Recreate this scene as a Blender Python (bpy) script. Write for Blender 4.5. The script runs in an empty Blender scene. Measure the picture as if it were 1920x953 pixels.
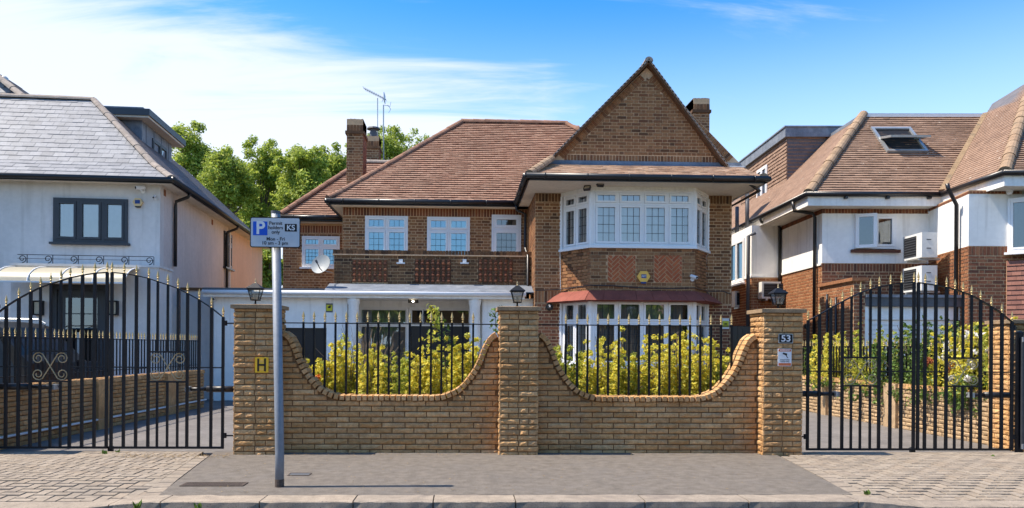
import bpy, math, random
from mathutils import Vector, Matrix
random.seed(7)
R = math.radians
sc = bpy.context.scene
col = sc.collection

# ------------------------------------------------------------------ camera
F, CX, CY, TH, RH, CH = 1400., 921., 649., R(2.1), R(.36), 1.27
cd = bpy.data.cameras.new('camera'); cam = bpy.data.objects.new('camera', cd); col.objects.link(cam)
cd.sensor_width = 36; cd.lens = F/1920*36; cd.shift_x = (960-CX)/1920; cd.shift_y = (CY-476.5)/1920
cd.clip_start = .1; cd.clip_end = 3000
_r = Vector((math.cos(TH), -math.sin(TH), 0)); _f = Vector((math.sin(TH), math.cos(TH), 0)); _u = Vector((0, 0, 1))
_cr = _r*math.cos(RH)+_u*math.sin(RH); _cu = -_r*math.sin(RH)+_u*math.cos(RH)
cam.matrix_world = Matrix(((_cr.x, _cu.x, -_f.x, 0), (_cr.y, _cu.y, -_f.y, 0), (_cr.z, _cu.z, -_f.z, CH), (0, 0, 0, 1)))
sc.camera = cam
CAM = Vector((0, 0, CH))

# ------------------------------------------------------------------ light
SUN_EL, SUN_FRONT = R(57.5), R(1.6)
S = Vector((-math.cos(SUN_EL)*math.cos(SUN_FRONT), -math.cos(SUN_EL)*math.sin(SUN_FRONT), math.sin(SUN_EL)))
sl = bpy.data.lights.new('sun', 'SUN'); so = bpy.data.objects.new('sun', sl); col.objects.link(so)
sl.energy = 3.4; sl.angle = R(.53); sl.color = (1, .90, .76)
so.rotation_mode = 'QUATERNION'; so.rotation_quaternion = S.to_track_quat('Z', 'Y'); so.location = (-20, 0, 30)
w = bpy.data.worlds.new('World'); sc.world = w; w.use_nodes = True
NT = w.node_tree; NT.nodes.clear()
def wn(t, **k):
    n = NT.nodes.new(t)
    for a, b in k.items(): setattr(n, a, b)
    return n
def wl(a, b): NT.links.new(a, b)
def wmath(op, a, b=None, c=None):
    n = wn('ShaderNodeMath', operation=op)
    for i, x in enumerate((a, b, c)):
        if x is None: continue
        if isinstance(x, (int, float)): n.inputs[i].default_value = x
        else: wl(x, n.inputs[i])
    return n.outputs[0]
sky = wn('ShaderNodeTexSky', sky_type='NISHITA', sun_disc=False, sun_elevation=SUN_EL, sun_rotation=R(270), altitude=0, air_density=1.0, dust_density=.5, ozone_density=3.0)
hs = wn('ShaderNodeHueSaturation'); hs.inputs['Saturation'].default_value = 1.40; hs.inputs['Value'].default_value = .78
wl(sky.outputs[0], hs.inputs['Color'])
tc = wn('ShaderNodeTexCoord'); sx = wn('ShaderNodeSeparateXYZ'); wl(tc.outputs['Generated'], sx.inputs[0])
dx, dy, dz = sx.outputs
# wispy cirrus: stretched noise on the sky direction, thicker low down and to the west
zz = wmath('ADD', wmath('ABSOLUTE', dz), .18)
cxy = wn('ShaderNodeCombineXYZ'); wl(wmath('DIVIDE', dx, zz), cxy.inputs[0]); wl(wmath('DIVIDE', dy, zz), cxy.inputs[1])
mp = wn('ShaderNodeMapping'); wl(cxy.outputs[0], mp.inputs[0]); mp.inputs['Rotation'].default_value = (0, 0, R(-28)); mp.inputs['Scale'].default_value = (.75, 3.2, 1); mp.inputs['Location'].default_value = (3.1, 1.2, 0)
n1 = wn('ShaderNodeTexNoise'); wl(mp.outputs[0], n1.inputs['Vector']); n1.inputs['Scale'].default_value = 1.25; n1.inputs['Detail'].default_value = 9; n1.inputs['Roughness'].default_value = .62; n1.inputs['Distortion'].default_value = .7
cov = wmath('SUBTRACT', .345, wmath('ADD', wmath('ADD', dz, wmath('MULTIPLY', dx, .18)), wmath('ADD', wmath('MULTIPLY', wmath('MAXIMUM', wmath('SUBTRACT', dx, .10), 0.), .9), wmath('MULTIPLY', wmath('MAXIMUM', wmath('SUBTRACT', .4, dy), 0.), .6))))      # >0 below the slanting edge of the cloud sheet
cov = wmath('ADD', cov, wmath('MULTIPLY', wmath('MAXIMUM', wmath('SUBTRACT', dz, .48), 0.), 1.6))      # unseen cloud cover added overhead to whiten and brighten the fill light
cv = wn('ShaderNodeMapRange', interpolation_type='SMOOTHSTEP'); wl(cov, cv.inputs[0]); cv.inputs[1].default_value = -.11; cv.inputs[2].default_value = .13; cv.inputs[3].default_value = -.11; cv.inputs[4].default_value = .37
th = wmath('ADD', n1.outputs[0], cv.outputs[0])
cr = wn('ShaderNodeMapRange', interpolation_type='SMOOTHSTEP'); wl(th, cr.inputs[0]); cr.inputs[1].default_value = .50; cr.inputs[2].default_value = .84; cr.inputs[3].default_value = 0; cr.inputs[4].default_value = .86
hv = wn('ShaderNodeMapRange', interpolation_type='SMOOTHSTEP'); wl(dz, hv.inputs[0]); hv.inputs[1].default_value = .44; hv.inputs[2].default_value = .16; hv.inputs[3].default_value = 0; hv.inputs[4].default_value = .72     # thin haze towards the horizon
hz = wn('ShaderNodeMix', data_type='RGBA'); wl(hv.outputs[0], hz.inputs[0]); wl(hs.outputs[0], hz.inputs[6]); hz.inputs[7].default_value = (2.6, 3.4, 4.4, 1)
mx = wn('ShaderNodeMix', data_type='RGBA'); wl(cr.outputs[0], mx.inputs[0]); wl(hz.outputs[2], mx.inputs[6]); mx.inputs[7].default_value = (2.95, 3.1, 3.45, 1)
bg = wn('ShaderNodeBackground'); wl(mx.outputs[2], bg.inputs[0]); bg.inputs[1].default_value = .145
wo = wn('ShaderNodeOutputWorld'); wl(bg.outputs[0], wo.inputs[0])
sc.view_settings.view_transform = 'Standard'; sc.view_settings.look = 'None'; sc.view_settings.exposure = 1.28; sc.view_settings.gamma = 1
sc.cycles.max_bounces = 8; sc.cycles.transparent_max_bounces = 12; sc.cycles.use_denoising = True
sc.cycles.caustics_reflective = False; sc.cycles.caustics_refractive = False

# ------------------------------------------------------------------ measuring: a photo pixel seen on a plane at depth y of a frame
class Frame:
    def __init__(s, o=(0, 0, 0), rz=0):
        s.M = Matrix.Translation(o) @ Matrix.Rotation(rz, 4, 'Z'); s.I = s.M.inverted()
    def at(s, px, py, y):
        a_, b_ = px-CX, CY-py
        a = a_*math.cos(RH)-b_*math.sin(RH); b = a_*math.sin(RH)+b_*math.cos(RH)
        d = s.I.to_3x3() @ (_r*a+_u*b+_f*F); o = s.I @ CAM
        return o+d*((y-o.y)/d.y)
    def x(s, px, py, y): return s.at(px, py, y).x
    def z(s, px, py, y): return s.at(px, py, y).z
W0 = Frame()
at = W0.at
def gr(px, py, z=0):
    p = at(px, py, 10.); t = (z-CH)/(p.z-CH)
    return Vector((p.x*t, p.y*t, z))

# ------------------------------------------------------------------ helpers
WM = {}
def link(o, parent=None, M=None):
    col.objects.link(o); M = M.copy() if M is not None else Matrix()
    if parent is not None:
        o.parent = parent; o.matrix_parent_inverse = WM[parent.name].inverted()
    o.matrix_basis = M; WM[o.name] = M
    return o
def tag(o, label=None, cat=None, group=None, kind=None):
    for k, v in (('label', label), ('category', cat), ('group', group), ('kind', kind)):
        if v: o[k] = v
    return o
def thing(name, label, cat, loc=(0, 0, 0), group=None):
    o = bpy.data.objects.new(name, None); o.empty_display_size = .2
    link(o, None, Matrix.Translation(loc)); return tag(o, label, cat, group)
def place(name, mesh, parent, M): return link(bpy.data.objects.new(name, mesh), parent, M)
class MB:
    def __init__(s, M=None): s.v = []; s.f = []; s.M = M
    def add(s, vs, fs):
        n = len(s.v); s.v += [tuple(v) for v in vs]; s.f += [tuple(i+n for i in f) for f in fs]; return s
    def obox(s, O, a, b, c):
        O, a, b, c = Vector(O), Vector(a), Vector(b), Vector(c)
        return s.add([O, O+a, O+a+b, O+b, O+c, O+a+c, O+a+b+c, O+b+c], [(0, 3, 2, 1), (4, 5, 6, 7), (0, 1, 5, 4), (1, 2, 6, 5), (2, 3, 7, 6), (3, 0, 4, 7)])
    def box(s, x0, x1, y0, y1, z0, z1): return s.obox((x0, y0, z0), (x1-x0, 0, 0), (0, y1-y0, 0), (0, 0, z1-z0))
    def prism(s, pts, ext):
        n = len(pts); e = Vector(ext); p = [Vector(q) for q in pts]
        return s.add(p+[q+e for q in p], [tuple(range(n))[::-1], tuple(range(n, 2*n))]+[(i, (i+1) % n, n+(i+1) % n, n+i) for i in range(n)])
    def quad(s, *p): return s.add(p, [tuple(range(len(p)))])
    def bar(s, a, b, t, t2=None):
        a, b = Vector(a), Vector(b); d = (b-a).normalized(); t2 = t2 or t
        u = d.cross(Vector((0, 1, 0)));
        if u.length < .1: u = d.cross(Vector((1, 0, 0)))
        u.normalize(); v = u.cross(d)
        return s.obox(a-u*t/2-v*t2/2, u*t, v*t2, b-a)
    def tube(s, pts, r, n=7, cap=True):
        P = [Vector(p) for p in pts]; rs = r if isinstance(r, (list, tuple)) else [r]*len(P); b0 = len(s.v); u = None
        for i, p in enumerate(P):
            d = (P[min(i+1, len(P)-1)]-P[max(i-1, 0)]).normalized()
            if u is None: u = d.orthogonal().normalized()
            else:
                u = u-d*u.dot(d); u = u.normalized() if u.length > 1e-5 else d.orthogonal().normalized()
            v = d.cross(u)
            s.v += [tuple(p+(u*math.cos(k*2*math.pi/n)+v*math.sin(k*2*math.pi/n))*rs[i]) for k in range(n)]
        for i in range(len(P)-1):
            for k in range(n):
                a, c = b0+i*n, b0+(i+1)*n; s.f.append((a+k, a+(k+1) % n, c+(k+1) % n, c+k))
        if cap: s.f.append(tuple(b0+k for k in range(n))[::-1]); s.f.append(tuple(b0+(len(P)-1)*n+k for k in range(n)))
        return s
    def lathe(s, c, prof, n=10, sq=False):
        b0 = len(s.v); off = math.pi/4 if sq else 0; k4 = math.sqrt(2) if sq else 1
        if sq: n = 4
        for r, z in prof: s.v += [(c[0]+r*k4*math.cos(off+k*2*math.pi/n), c[1]+r*k4*math.sin(off+k*2*math.pi/n), c[2]+z) for k in range(n)]
        for i in range(len(prof)-1):
            for k in range(n): a, d = b0+i*n, b0+(i+1)*n; s.f.append((a+k, a+(k+1) % n, d+(k+1) % n, d+k))
        s.f.append(tuple(b0+k for k in range(n))[::-1]); s.f.append(tuple(b0+(len(prof)-1)*n+k for k in range(n)))
        return s
    def mesh(s, name, m, smooth=False):
        me = bpy.data.meshes.new(name); vs = s.v if s.M is None else [s.M @ Vector(v) for v in s.v]
        me.from_pydata(vs, [], s.f); me.materials.append(MAT[m])
        if smooth: me.polygons.foreach_set('use_smooth', [True]*len(me.polygons))
        return me
    def build(s, name, m, parent=None, smooth=False, **k):
        o = place(name, s.mesh(name, m, smooth), parent, None); return tag(o, **k)
def struct(name, mb, m, parent=None): return mb.build(name, m, parent, kind='structure' if parent is None else None)

# ------------------------------------------------------------------ materials
MAT = {}
def mat(name, cols, rough=.8, var=.12, nscale=6., bump=.15, bscale=60., spec=.3, metal=0., spots=None, stain=None, trans=0., streak=0., stain2=None):
    """cols: one colour or a list picked at random per piece; var: mottling; spots=(colour, scale, threshold); stain=(colour, amount, scale)"""
    m = bpy.data.materials.new(name); m.use_nodes = True; t = m.node_tree; N = t.nodes; L = t.links; b = N['Principled BSDF']
    if not isinstance(cols, list): cols = [cols]
    g = N.new('ShaderNodeNewGeometry')
    def noise(sc_, det=4, off=0):
        n = N.new('ShaderNodeTexNoise'); n.inputs['Scale'].default_value = sc_; n.inputs['Detail'].default_value = det; n.inputs['Roughness'].default_value = .6
        if off:
            a = N.new('ShaderNodeVectorMath'); a.inputs[1].default_value = (off, off*2, off*3); L.new(g.outputs['Position'], a.inputs[0]); L.new(a.outputs[0], n.inputs['Vector'])
        else: L.new(g.outputs['Position'], n.inputs['Vector'])
        return n.outputs[0]
    def mix(fac, a, c, mode='MIX'):
        n = N.new('ShaderNodeMix'); n.data_type = 'RGBA'; n.blend_type = mode
        for i, x in ((0, fac), (6, a), (7, c)):
            if hasattr(x, 'node'): L.new(x, n.inputs[i])
            else: n.inputs[i].default_value = x if i == 0 else (*x, 1)
        return n.outputs[2]
    def rng(x, a, c, d=0, e=1, smooth=True):
        n = N.new('ShaderNodeMapRange'); n.interpolation_type = 'SMOOTHSTEP' if smooth else 'LINEAR'; L.new(x, n.inputs[0])
        for i, y in enumerate((a, c, d, e)): n.inputs[i+1].default_value = y
        return n.outputs[0]
    if len(cols) > 1:
        oi = N.new('ShaderNodeObjectInfo'); ad = N.new('ShaderNodeMath'); ad.operation = 'ADD'; L.new(oi.outputs['Random'], ad.inputs[0]); L.new(g.outputs['Random Per Island'], ad.inputs[1])
        fr = N.new('ShaderNodeMath'); fr.operation = 'FRACT'; L.new(ad.outputs[0], fr.inputs[0])
        rp = N.new('ShaderNodeValToRGB'); rp.color_ramp.interpolation = 'LINEAR'; e = rp.color_ramp.elements
        while len(e) < len(cols): e.new(.5)
        for i, c in enumerate(cols): e[i].position = i/(len(cols)-1); e[i].color = (*c, 1)
        L.new(fr.outputs[0], rp.inputs[0]); c = rp.outputs[0]
    else:
        rgb = N.new('ShaderNodeRGB'); rgb.outputs[0].default_value = (*cols[0], 1); c = rgb.outputs[0]
    if var:
        c = mix(1., c, mix(rng(noise(nscale, 6), .25, .75), (1-var,)*3, (1+var,)*3), 'MULTIPLY')
        c = mix(1., c, mix(rng(noise(nscale*9, 3), .3, .7), (1-var*.7,)*3, (1+var*.7,)*3), 'MULTIPLY')
    if stain:
        c = mix(rng(noise(stain[2], 5, 3.3), .5, .72, 0, stain[1]), c, stain[0])
    if stain2:
        c = mix(rng(noise(stain2[2], 3, 11.1), .48, .66, 0, stain2[1]), c, stain2[0])
    if streak:
        mpn = N.new('ShaderNodeMapping'); mpn.inputs['Scale'].default_value = (5, 5, .35); L.new(g.outputs['Position'], mpn.inputs[0]); ns = N.new('ShaderNodeTexNoise'); ns.inputs['Scale'].default_value = 1.6; ns.inputs['Detail'].default_value = 5; L.new(mpn.outputs[0], ns.inputs['Vector'])
        c = mix(rng(ns.outputs[0], .5, .72, 0, streak), c, (.38, .36, .33))
    if spots:
        c = mix(rng(noise(spots[1], 2, 7.7), spots[2], spots[2]+.05), c, spots[0])
    L.new(c, b.inputs['Base Color']); b.inputs['Roughness'].default_value = rough; b.inputs['Specular IOR Level'].default_value = spec; b.inputs['Metallic'].default_value = metal
    if bump:
        bp = N.new('ShaderNodeBump'); bp.inputs['Strength'].default_value = bump; bp.inputs['Distance'].default_value = .02
        L.new(noise(bscale, 5), bp.inputs['Height']); L.new(bp.outputs[0], b.inputs['Normal'])
    if trans:
        tr = N.new('ShaderNodeBsdfTranslucent'); L.new(c, tr.inputs[0]); ms = N.new('ShaderNodeMixShader'); ms.inputs[0].default_value = trans
        L.new(b.outputs[0], ms.inputs[1]); L.new(tr.outputs[0], ms.inputs[2]); L.new(ms.outputs[0], N['Material Output'].inputs[0])
    MAT[name] = m; return m
def glass(name, refl, tint, rough=.01, gc=(.85, .94, 1)):
    m = bpy.data.materials.new(name); m.use_nodes = True; t = m.node_tree; N = t.nodes; L = t.links; N.clear()
    o = N.new('ShaderNodeOutputMaterial'); gl = N.new('ShaderNodeBsdfGlossy'); gl.inputs['Roughness'].default_value = rough; gl.inputs[0].default_value = (*gc, 1)
    tr = N.new('ShaderNodeBsdfTransparent'); tr.inputs[0].default_value = (*tint, 1); lw = N.new('ShaderNodeLayerWeight'); lw.inputs[0].default_value = .35
    mr = N.new('ShaderNodeMapRange'); L.new(lw.outputs['Fresnel'], mr.inputs[0]); mr.inputs[3].default_value = refl; mr.inputs[4].default_value = 1
    nz = N.new('ShaderNodeTexNoise'); nz.inputs['Scale'].default_value = 1.3; g = N.new('ShaderNodeNewGeometry'); L.new(g.outputs['Position'], nz.inputs['Vector'])
    bp = N.new('ShaderNodeBump'); bp.inputs['Strength'].default_value = .06; bp.inputs['Distance'].default_value = .05; L.new(nz.outputs[0], bp.inputs['Height']); L.new(bp.outputs[0], gl.inputs['Normal'])
    ms = N.new('ShaderNodeMixShader'); L.new(mr.outputs[0], ms.inputs[0]); L.new(tr.outputs[0], ms.inputs[1]); L.new(gl.outputs[0], ms.inputs[2]); L.new(ms.outputs[0], o.inputs[0])
    MAT[name] = m
def emit(name, c, s):
    m = bpy.data.materials.new(name); m.use_nodes = True; b = m.node_tree.nodes['Principled BSDF']; b.inputs['Base Color'].default_value = (*c, 1); b.inputs['Emission Color'].default_value = (*c, 1); b.inputs['Emission Strength'].default_value = s; MAT[name] = m
mat('asphalt', (.172, .147, .121), .9, .24, 9, .9, 90, stain=((.13, .116, .103), .4, .7), stain2=((.18, .16, .142), .35, 3.1), spots=((.27, .25, .23), 70, .65))
mat('drive_asphalt', (.17, .155, .145), .92, .16, 1.1, .5, 200, spots=((.28, .26, .24), 150, .69))
mat('road', (.07, .068, .066), .9, .2, 2, .5, 200)
mat('earth', (.10, .085, .05), .95, .3, 2, .5, 30)
mat('grass', (.06, .09, .03), .95, .3, 1, .5, 30)
mat('granite', [(0.299, 0.243, 0.184), (0.273, 0.225, 0.176), (0.326, 0.261, 0.194)], .8, .2, 9, .35, 130, stain=((.16, .13, .11), .5, 3), spots=((.12, .10, .08), 70, .63))
mat('granite_grey', [(.34, .29, .25), (.30, .26, .23)], .85, .2, 9, .35, 130)
mat('paver', [(0.285, 0.233, 0.176), (0.257, 0.209, 0.162), (0.304, 0.251, 0.194), (0.271, 0.214, 0.158)], .9, .18, 4, .4, 160, stain=((.2, .17, .14), .5, 2.2))
mat('paver_joint', (.07, .06, .05), .95, .25, 8, .3, 90)
mat('walling', [(0.589, 0.332, 0.142), (0.501, 0.286, 0.127), (0.664, 0.400, 0.186), (0.551, 0.309, 0.127), (0.451, 0.246, 0.098), (0.527, 0.326, 0.162)], .9, .24, 16, .8, 55, stain=((.21, .145, .09), .42, 2.3), stain2=((.40, .205, .075), .6, 1.3))
mat('walling_joint', (0.187, 0.099, 0.042), .95, .2, 10, .3, 90)
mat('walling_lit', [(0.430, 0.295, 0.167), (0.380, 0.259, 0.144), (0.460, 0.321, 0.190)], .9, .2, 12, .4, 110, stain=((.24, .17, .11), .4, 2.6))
mat('coping_stone', (0.287, 0.195, 0.112), .9, .22, 7, .4, 90, stain=((.14, .12, .09), .6, 4))
mat('brick', [(0.098, 0.047, 0.024), (0.254, 0.116, 0.049), (0.331, 0.166, 0.074), (0.274, 0.131, 0.056), (0.204, 0.081, 0.035), (0.311, 0.150, 0.065), (0.146, 0.062, 0.030)], .88, .2, 20, .3, 120)
mat('brick_red', [(0.158, 0.057, 0.031), (0.266, 0.099, 0.048), (0.217, 0.078, 0.041), (0.121, 0.052, 0.033), (0.290, 0.124, 0.062)], .88, .2, 20, .3, 120)
mat('brick_dark', [(0.062, 0.034, 0.021), (0.123, 0.064, 0.032), (0.171, 0.086, 0.040), (0.199, 0.104, 0.050)], .9, .25, 9, .3, 120)
mat('brick_orange', [(0.310, 0.126, 0.054), (0.258, 0.098, 0.043), (0.344, 0.155, 0.072), (0.207, 0.082, 0.040)], .88, .2, 20, .3, 120)
mat('mortar', (0.575, 0.380, 0.217), .95, .15, 5, .2, 140, stain=((.27, .21, .15), .6, 1.7))
mat('mortar_pale', (0.660, 0.450, 0.274), .95, .15, 5, .2, 140)
mat('terracotta', [(.40, .095, .035), (.46, .13, .045), (.33, .07, .028)], .8, .15, 16, .3, 120)
mat('tile_red', [(.285, .165, .115), (.325, .195, .135), (.26, .14, .095), (.30, .175, .12)], .85, .12, 1.2, .25, 120, stain=((.19, .115, .085), .3, .9))
mat('tile_skirt', [(.50, .35, .24), (.44, .28, .185), (.55, .40, .29)], .85, .15, 3, .25, 120)
mat('tile_brown', [(.25, .16, .112), (.285, .185, .13), (.225, .142, .10)], .88, .12, 1.2, .25, 120, spots=((.55, .50, .43), 7, .70))
mat('tile_hung', [(.23, .10, .075), (.28, .13, .095), (.19, .085, .068)], .85, .15, 6, .2, 120)
mat('ridge_red', [(.24, .125, .08), (.29, .155, .10), (.20, .11, .075)], .9, .25, 6, .4, 70, stain=((.16, .13, .10), .6, 3))
mat('ridge_buff', [(0.289, 0.191, 0.119), (0.323, 0.221, 0.140), (0.255, 0.170, 0.106)], .9, .2, 6, .4, 70, stain=((.22, .18, .13), .5, 3))
mat('ridge_grey', [(.30, .25, .21), (.34, .285, .24)], .9, .2, 6, .4, 70)
mat('slate', [(0.202, 0.207, 0.225), (0.239, 0.244, 0.262), (0.184, 0.189, 0.205), (0.267, 0.271, 0.285)], .62, .14, 5, .2, 60, spec=.3)
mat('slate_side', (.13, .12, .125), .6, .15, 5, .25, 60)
mat('render_grey', (.64, .62, .60), .9, .05, 1.2, .12, 90, stain=((.52, .50, .48), .35, .7), streak=.3)
mat('render_warm', (.62, .565, .535), .9, .06, 1.2, .12, 90, streak=.3)
mat('render_pink', (0.620, 0.456, 0.370), .9, .06, 1.2, .12, 90, streak=.3)
mat('render_white', (0.864, 0.853, 0.821), .9, .04, 1.0, .1, 90, stain=((.66, .64, .60), .3, .9), streak=.3)
mat('soffit', (.62, .565, .48), .8, .10, 1.6, .05, 40, stain=((.45, .40, .33), .45, 1.5))
mat('upvc', (.80, .80, .80), .35, .03, 3, 0, spec=.5)
mat('paint_white', (0.827, 0.816, 0.784), .6, .05, 2, .05, 50, streak=.22)
mat('black_gloss', (.012, .012, .014), .35, .1, 8, .05, 80, spec=.5)
mat('black_iron', (.008, .0085, .011), .45, .2, 12, .15, 120, spec=.25)
mat('black_plastic', (.018, .018, .02), .4, .1, 8, 0, spec=.5)
mat('grey_plastic', (.10, .105, .115), .5, .1, 8, 0)
mat('gold', (.52, .37, .15), .45, .2, 30, .1, 90, spec=.6, metal=.35)
mat('gold_dull', (.40, .31, .17), .55, .25, 25, .1, 90, spec=.5, metal=.2)
mat('steel', (.20, .22, .25), .55, .10, 3, .08, 60, spec=.5, metal=.25, stain=((.27, .29, .31), .5, 5))
mat('zinc', (.40, .42, .43), .4, .1, 5, .05, 50, metal=.6)
mat('lead', (.16, .18, .215), .6, .18, 4, .15, 30, spec=.4, stain=((.34, .36, .39), .5, 3))
mat('anthracite', (.028, .033, .042), .45, .08, 5, .03, 60, spec=.5)
mat('canopy', (.44, .39, .28), .35, .06, 3, 0, spec=.5)
mat('tile_canopy', [(.235, .066, .045), (.21, .058, .04), (.255, .076, .052)], .75, .15, 4, .15, 60)
mat('yellow', (.88, .50, .03), .5, .06, 8, 0)
mat('alarm_yellow', (.85, .48, .08), .4, .03, 8, 0, spec=.5)
mat('alarm_cream', (.66, .48, .24), .45, .04, 8, 0)
mat('sign_yellow', (.58, .56, .04), .5, .03, 8, 0)
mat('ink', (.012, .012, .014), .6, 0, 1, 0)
mat('sign_face', (.56, .57, .58), .5, .03, 5, 0)
mat('sign_white', (.74, .74, .74), .5, .02, 5, 0)
mat('sign_blue', (.01, .10, .55), .5, 0, 1, 0)
mat('sign_navy', (.02, .06, .22), .5, 0, 1, 0)
mat('sign_red', (.60, .16, .06), .5, 0, 1, 0)
mat('cam_white', (.74, .74, .74), .35, .02, 5, 0, spec=.5)
mat('ac_white', (.70, .69, .65), .5, .05, 3, .02, 40)
mat('dish', (.30, .32, .32), .5, .06, 6, 0)
mat('curtain', (.70, .69, .66), .9, .06, 4, 0, trans=.3)
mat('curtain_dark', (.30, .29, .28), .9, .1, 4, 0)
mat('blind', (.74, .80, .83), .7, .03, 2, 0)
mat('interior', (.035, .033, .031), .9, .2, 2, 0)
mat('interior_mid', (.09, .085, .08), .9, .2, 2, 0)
mat('came', (.03, .03, .033), .5, 0, 1, 0)
mat('bark', (.12, .09, .06), .95, .3, 6, .6, 40)
mat('leaf_tree', [(0.212, 0.296, 0.041), (0.361, 0.442, 0.066), (0.465, 0.534, 0.087), (0.169, 0.232, 0.037), (0.569, 0.609, 0.117)], .6, .15, 1, 0, spec=.4, trans=.45)
mat('leaf_gold', [(0.828, 0.691, 0.085), (0.690, 0.614, 0.077), (0.880, 0.794, 0.155), (0.451, 0.486, 0.070), (0.752, 0.589, 0.070)], .55, .12, 8, 0, spec=.4, trans=.48)
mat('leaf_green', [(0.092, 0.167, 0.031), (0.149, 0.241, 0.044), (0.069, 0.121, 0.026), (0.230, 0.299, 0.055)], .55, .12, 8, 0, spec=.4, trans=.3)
mat('leaf_lime', [(0.494, 0.500, 0.072), (0.325, 0.400, 0.060), (0.676, 0.600, 0.096), (0.208, 0.288, 0.042)], .55, .12, 8, 0, spec=.4, trans=.48)
mat('leaf_fresh', [(0.120, 0.192, 0.030), (0.084, 0.150, 0.024)], .55, .12, 8, 0, trans=.35)
mat('twig', (.20, .15, .11), .95, .2, 10, 0)
mat('flower_orange', [(.65, .16, .03), (.70, .22, .04)], .6, .1, 20, 0, trans=.2)
mat('flower_white', (.75, .72, .66), .6, .05, 20, 0, trans=.2)
mat('leaf_red', [(.36, .07, .04), (.42, .16, .06)], .6, .1, 20, 0, trans=.2)
mat('litter', [(.30, .20, .10), (.38, .27, .14), (.22, .15, .08)], .9, .1, 20, 0)
mat('car_paint', (.010, .010, .012), .3, .05, 2, 0, spec=.35)
mat('rubber', (.015, .015, .015), .8, .1, 5, .2, 60)
mat('iron_cover', (.10, .075, .06), .7, .25, 20, .3, 90, metal=.3)
glass('glass', .20, (.80, .86, .88)); glass('glass_dark', .13, (.35, .38, .38)); glass('lantern_glass', .10, (.78, .78, .74), .15); glass('sky_tint_glass', .30, (.6, .66, .7), .01, (.45, .78, 1))  # last glass: blue of the mirrored sky is put into its gloss colour
emit('lamp_glow', (1, .86, .62), 9.)

# ------------------------------------------------------------------ bricks and tiles
UB = {}
def unit_box(m):
    if m not in UB:
        c = .04; mb = MB()
        mb.add([(0, 0, 0), (1, 0, 0), (1, 1, 0), (0, 1, 0), (.015, .04, 1), (.985, .04, 1), (.985, .96, 1), (.015, .96, 1)], [(4, 5, 6, 7), (0, 1, 5, 4), (1, 2, 6, 5), (2, 3, 7, 6), (3, 0, 4, 7)])
        UB[m] = mb.mesh('brick', m)
    return UB[m]
RB = {}
def rock_box(m, long_):
    k = (m, long_)
    if k not in RB:
        RB[k] = []
        for i in range(9):
            rr = random.Random(i+100*long_); nx = 5 if long_ else 3; ny = 3; mb = MB(); g = {}
            for a in range(nx+1):
                for b in range(ny+1):
                    ed = (a in (0, nx)) or (b in (0, ny))
                    x = a/nx+(0 if a in (0, nx) else rr.uniform(-.3, .3)/nx); y = b/ny+(0 if b in (0, ny) else rr.uniform(-.25, .25)/ny)
                    if ed: x = .012+x*.976; y = .05+y*.9
                    g[a, b] = len(mb.v); mb.v.append((x, y, rr.uniform(.50, .66) if ed else rr.uniform(.66, 1.0)))
            for a in range(nx):
                for b in range(ny): mb.f.append((g[a, b], g[a+1, b], g[a+1, b+1], g[a, b+1]))
            rim = [g[a, 0] for a in range(nx+1)]+[g[nx, b] for b in range(1, ny+1)]+[g[a, ny] for a in range(nx-1, -1, -1)]+[g[0, b] for b in range(ny-1, 0, -1)]
            n = len(mb.v); mb.v += [(0, 0, 0), (1, 0, 0), (1, 1, 0), (0, 1, 0)]
            s_ = [0, nx, nx+ny, 2*nx+ny, len(rim)]
            for q in range(4): mb.f.append(tuple([n+q, n+(q+1) % 4]+[rim[j % len(rim)] for j in range(s_[q+1], s_[q]-1, -1)]))
            RB[k].append(mb.mesh('brick', m))
    return random.choice(RB[k])
def lay(Wd, H, c, even, odd, j, holes=(), jit=0.):
    out = []; k = 0; v = 0.
    while v < H-.012:
        c1 = min(c, H-v); off, seq = even if k % 2 == 0 else odd; u = off; i = 0
        while u < Wd:
            L = seq[i % len(seq)]*(1+random.uniform(-jit, jit)); segs = [(max(u, 0)+j/2, min(u+L, Wd)-j/2)]
            v0, v1 = v+j/2, v+c1-j/2
            for h in holes:
                if min(v1, h[3])-max(v0, h[2]) > .45*(v1-v0):
                    ns = []
                    for a, b in segs:
                        if b <= h[0] or a >= h[1]: ns.append((a, b))
                        else:
                            if h[0]-a > .03: ns.append((a, h[0]-.002))
                            if b-h[1] > .03: ns.append((h[1]+.002, b))
                    segs = ns
            out += [(a, b, v0, v1) for a, b in segs if b-a > .025]
            u += L; i += 1
        v += c; k += 1
    return out
FLEM = ((0, [.225, .1125]), (-.16875, [.225, .1125]))
SOLD = ((0, [.075]), (0, [.075]))
BR = {}                       # thing name -> brick records; the 300 that show largest become parts, the rest one joined part per wall
def emit_bricks(key, parent, m, O, U, V, Nn, rects, d, base=.0):
    O, U, V, Nn = map(Vector, (O, U, V, Nn))
    for a, b, v0, v1 in rects:
        p = O+U*a+V*v0+Nn*base; dd = d*random.uniform(.75, 1.15)
        M = Matrix((( U.x*(b-a), V.x*(v1-v0), Nn.x*dd, p.x), (U.y*(b-a), V.y*(v1-v0), Nn.y*dd, p.y), (U.z*(b-a), V.z*(v1-v0), Nn.z*dd, p.z), (0, 0, 0, 1)))
        c = p+U*(b-a)/2+V*(v1-v0)/2; e = CAM-c; ar = (b-a)*(v1-v0)*max(Nn.dot(e.normalized()), 0)/e.length_squared
        BR.setdefault(key, []).append((ar, parent, m, M, None))
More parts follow.
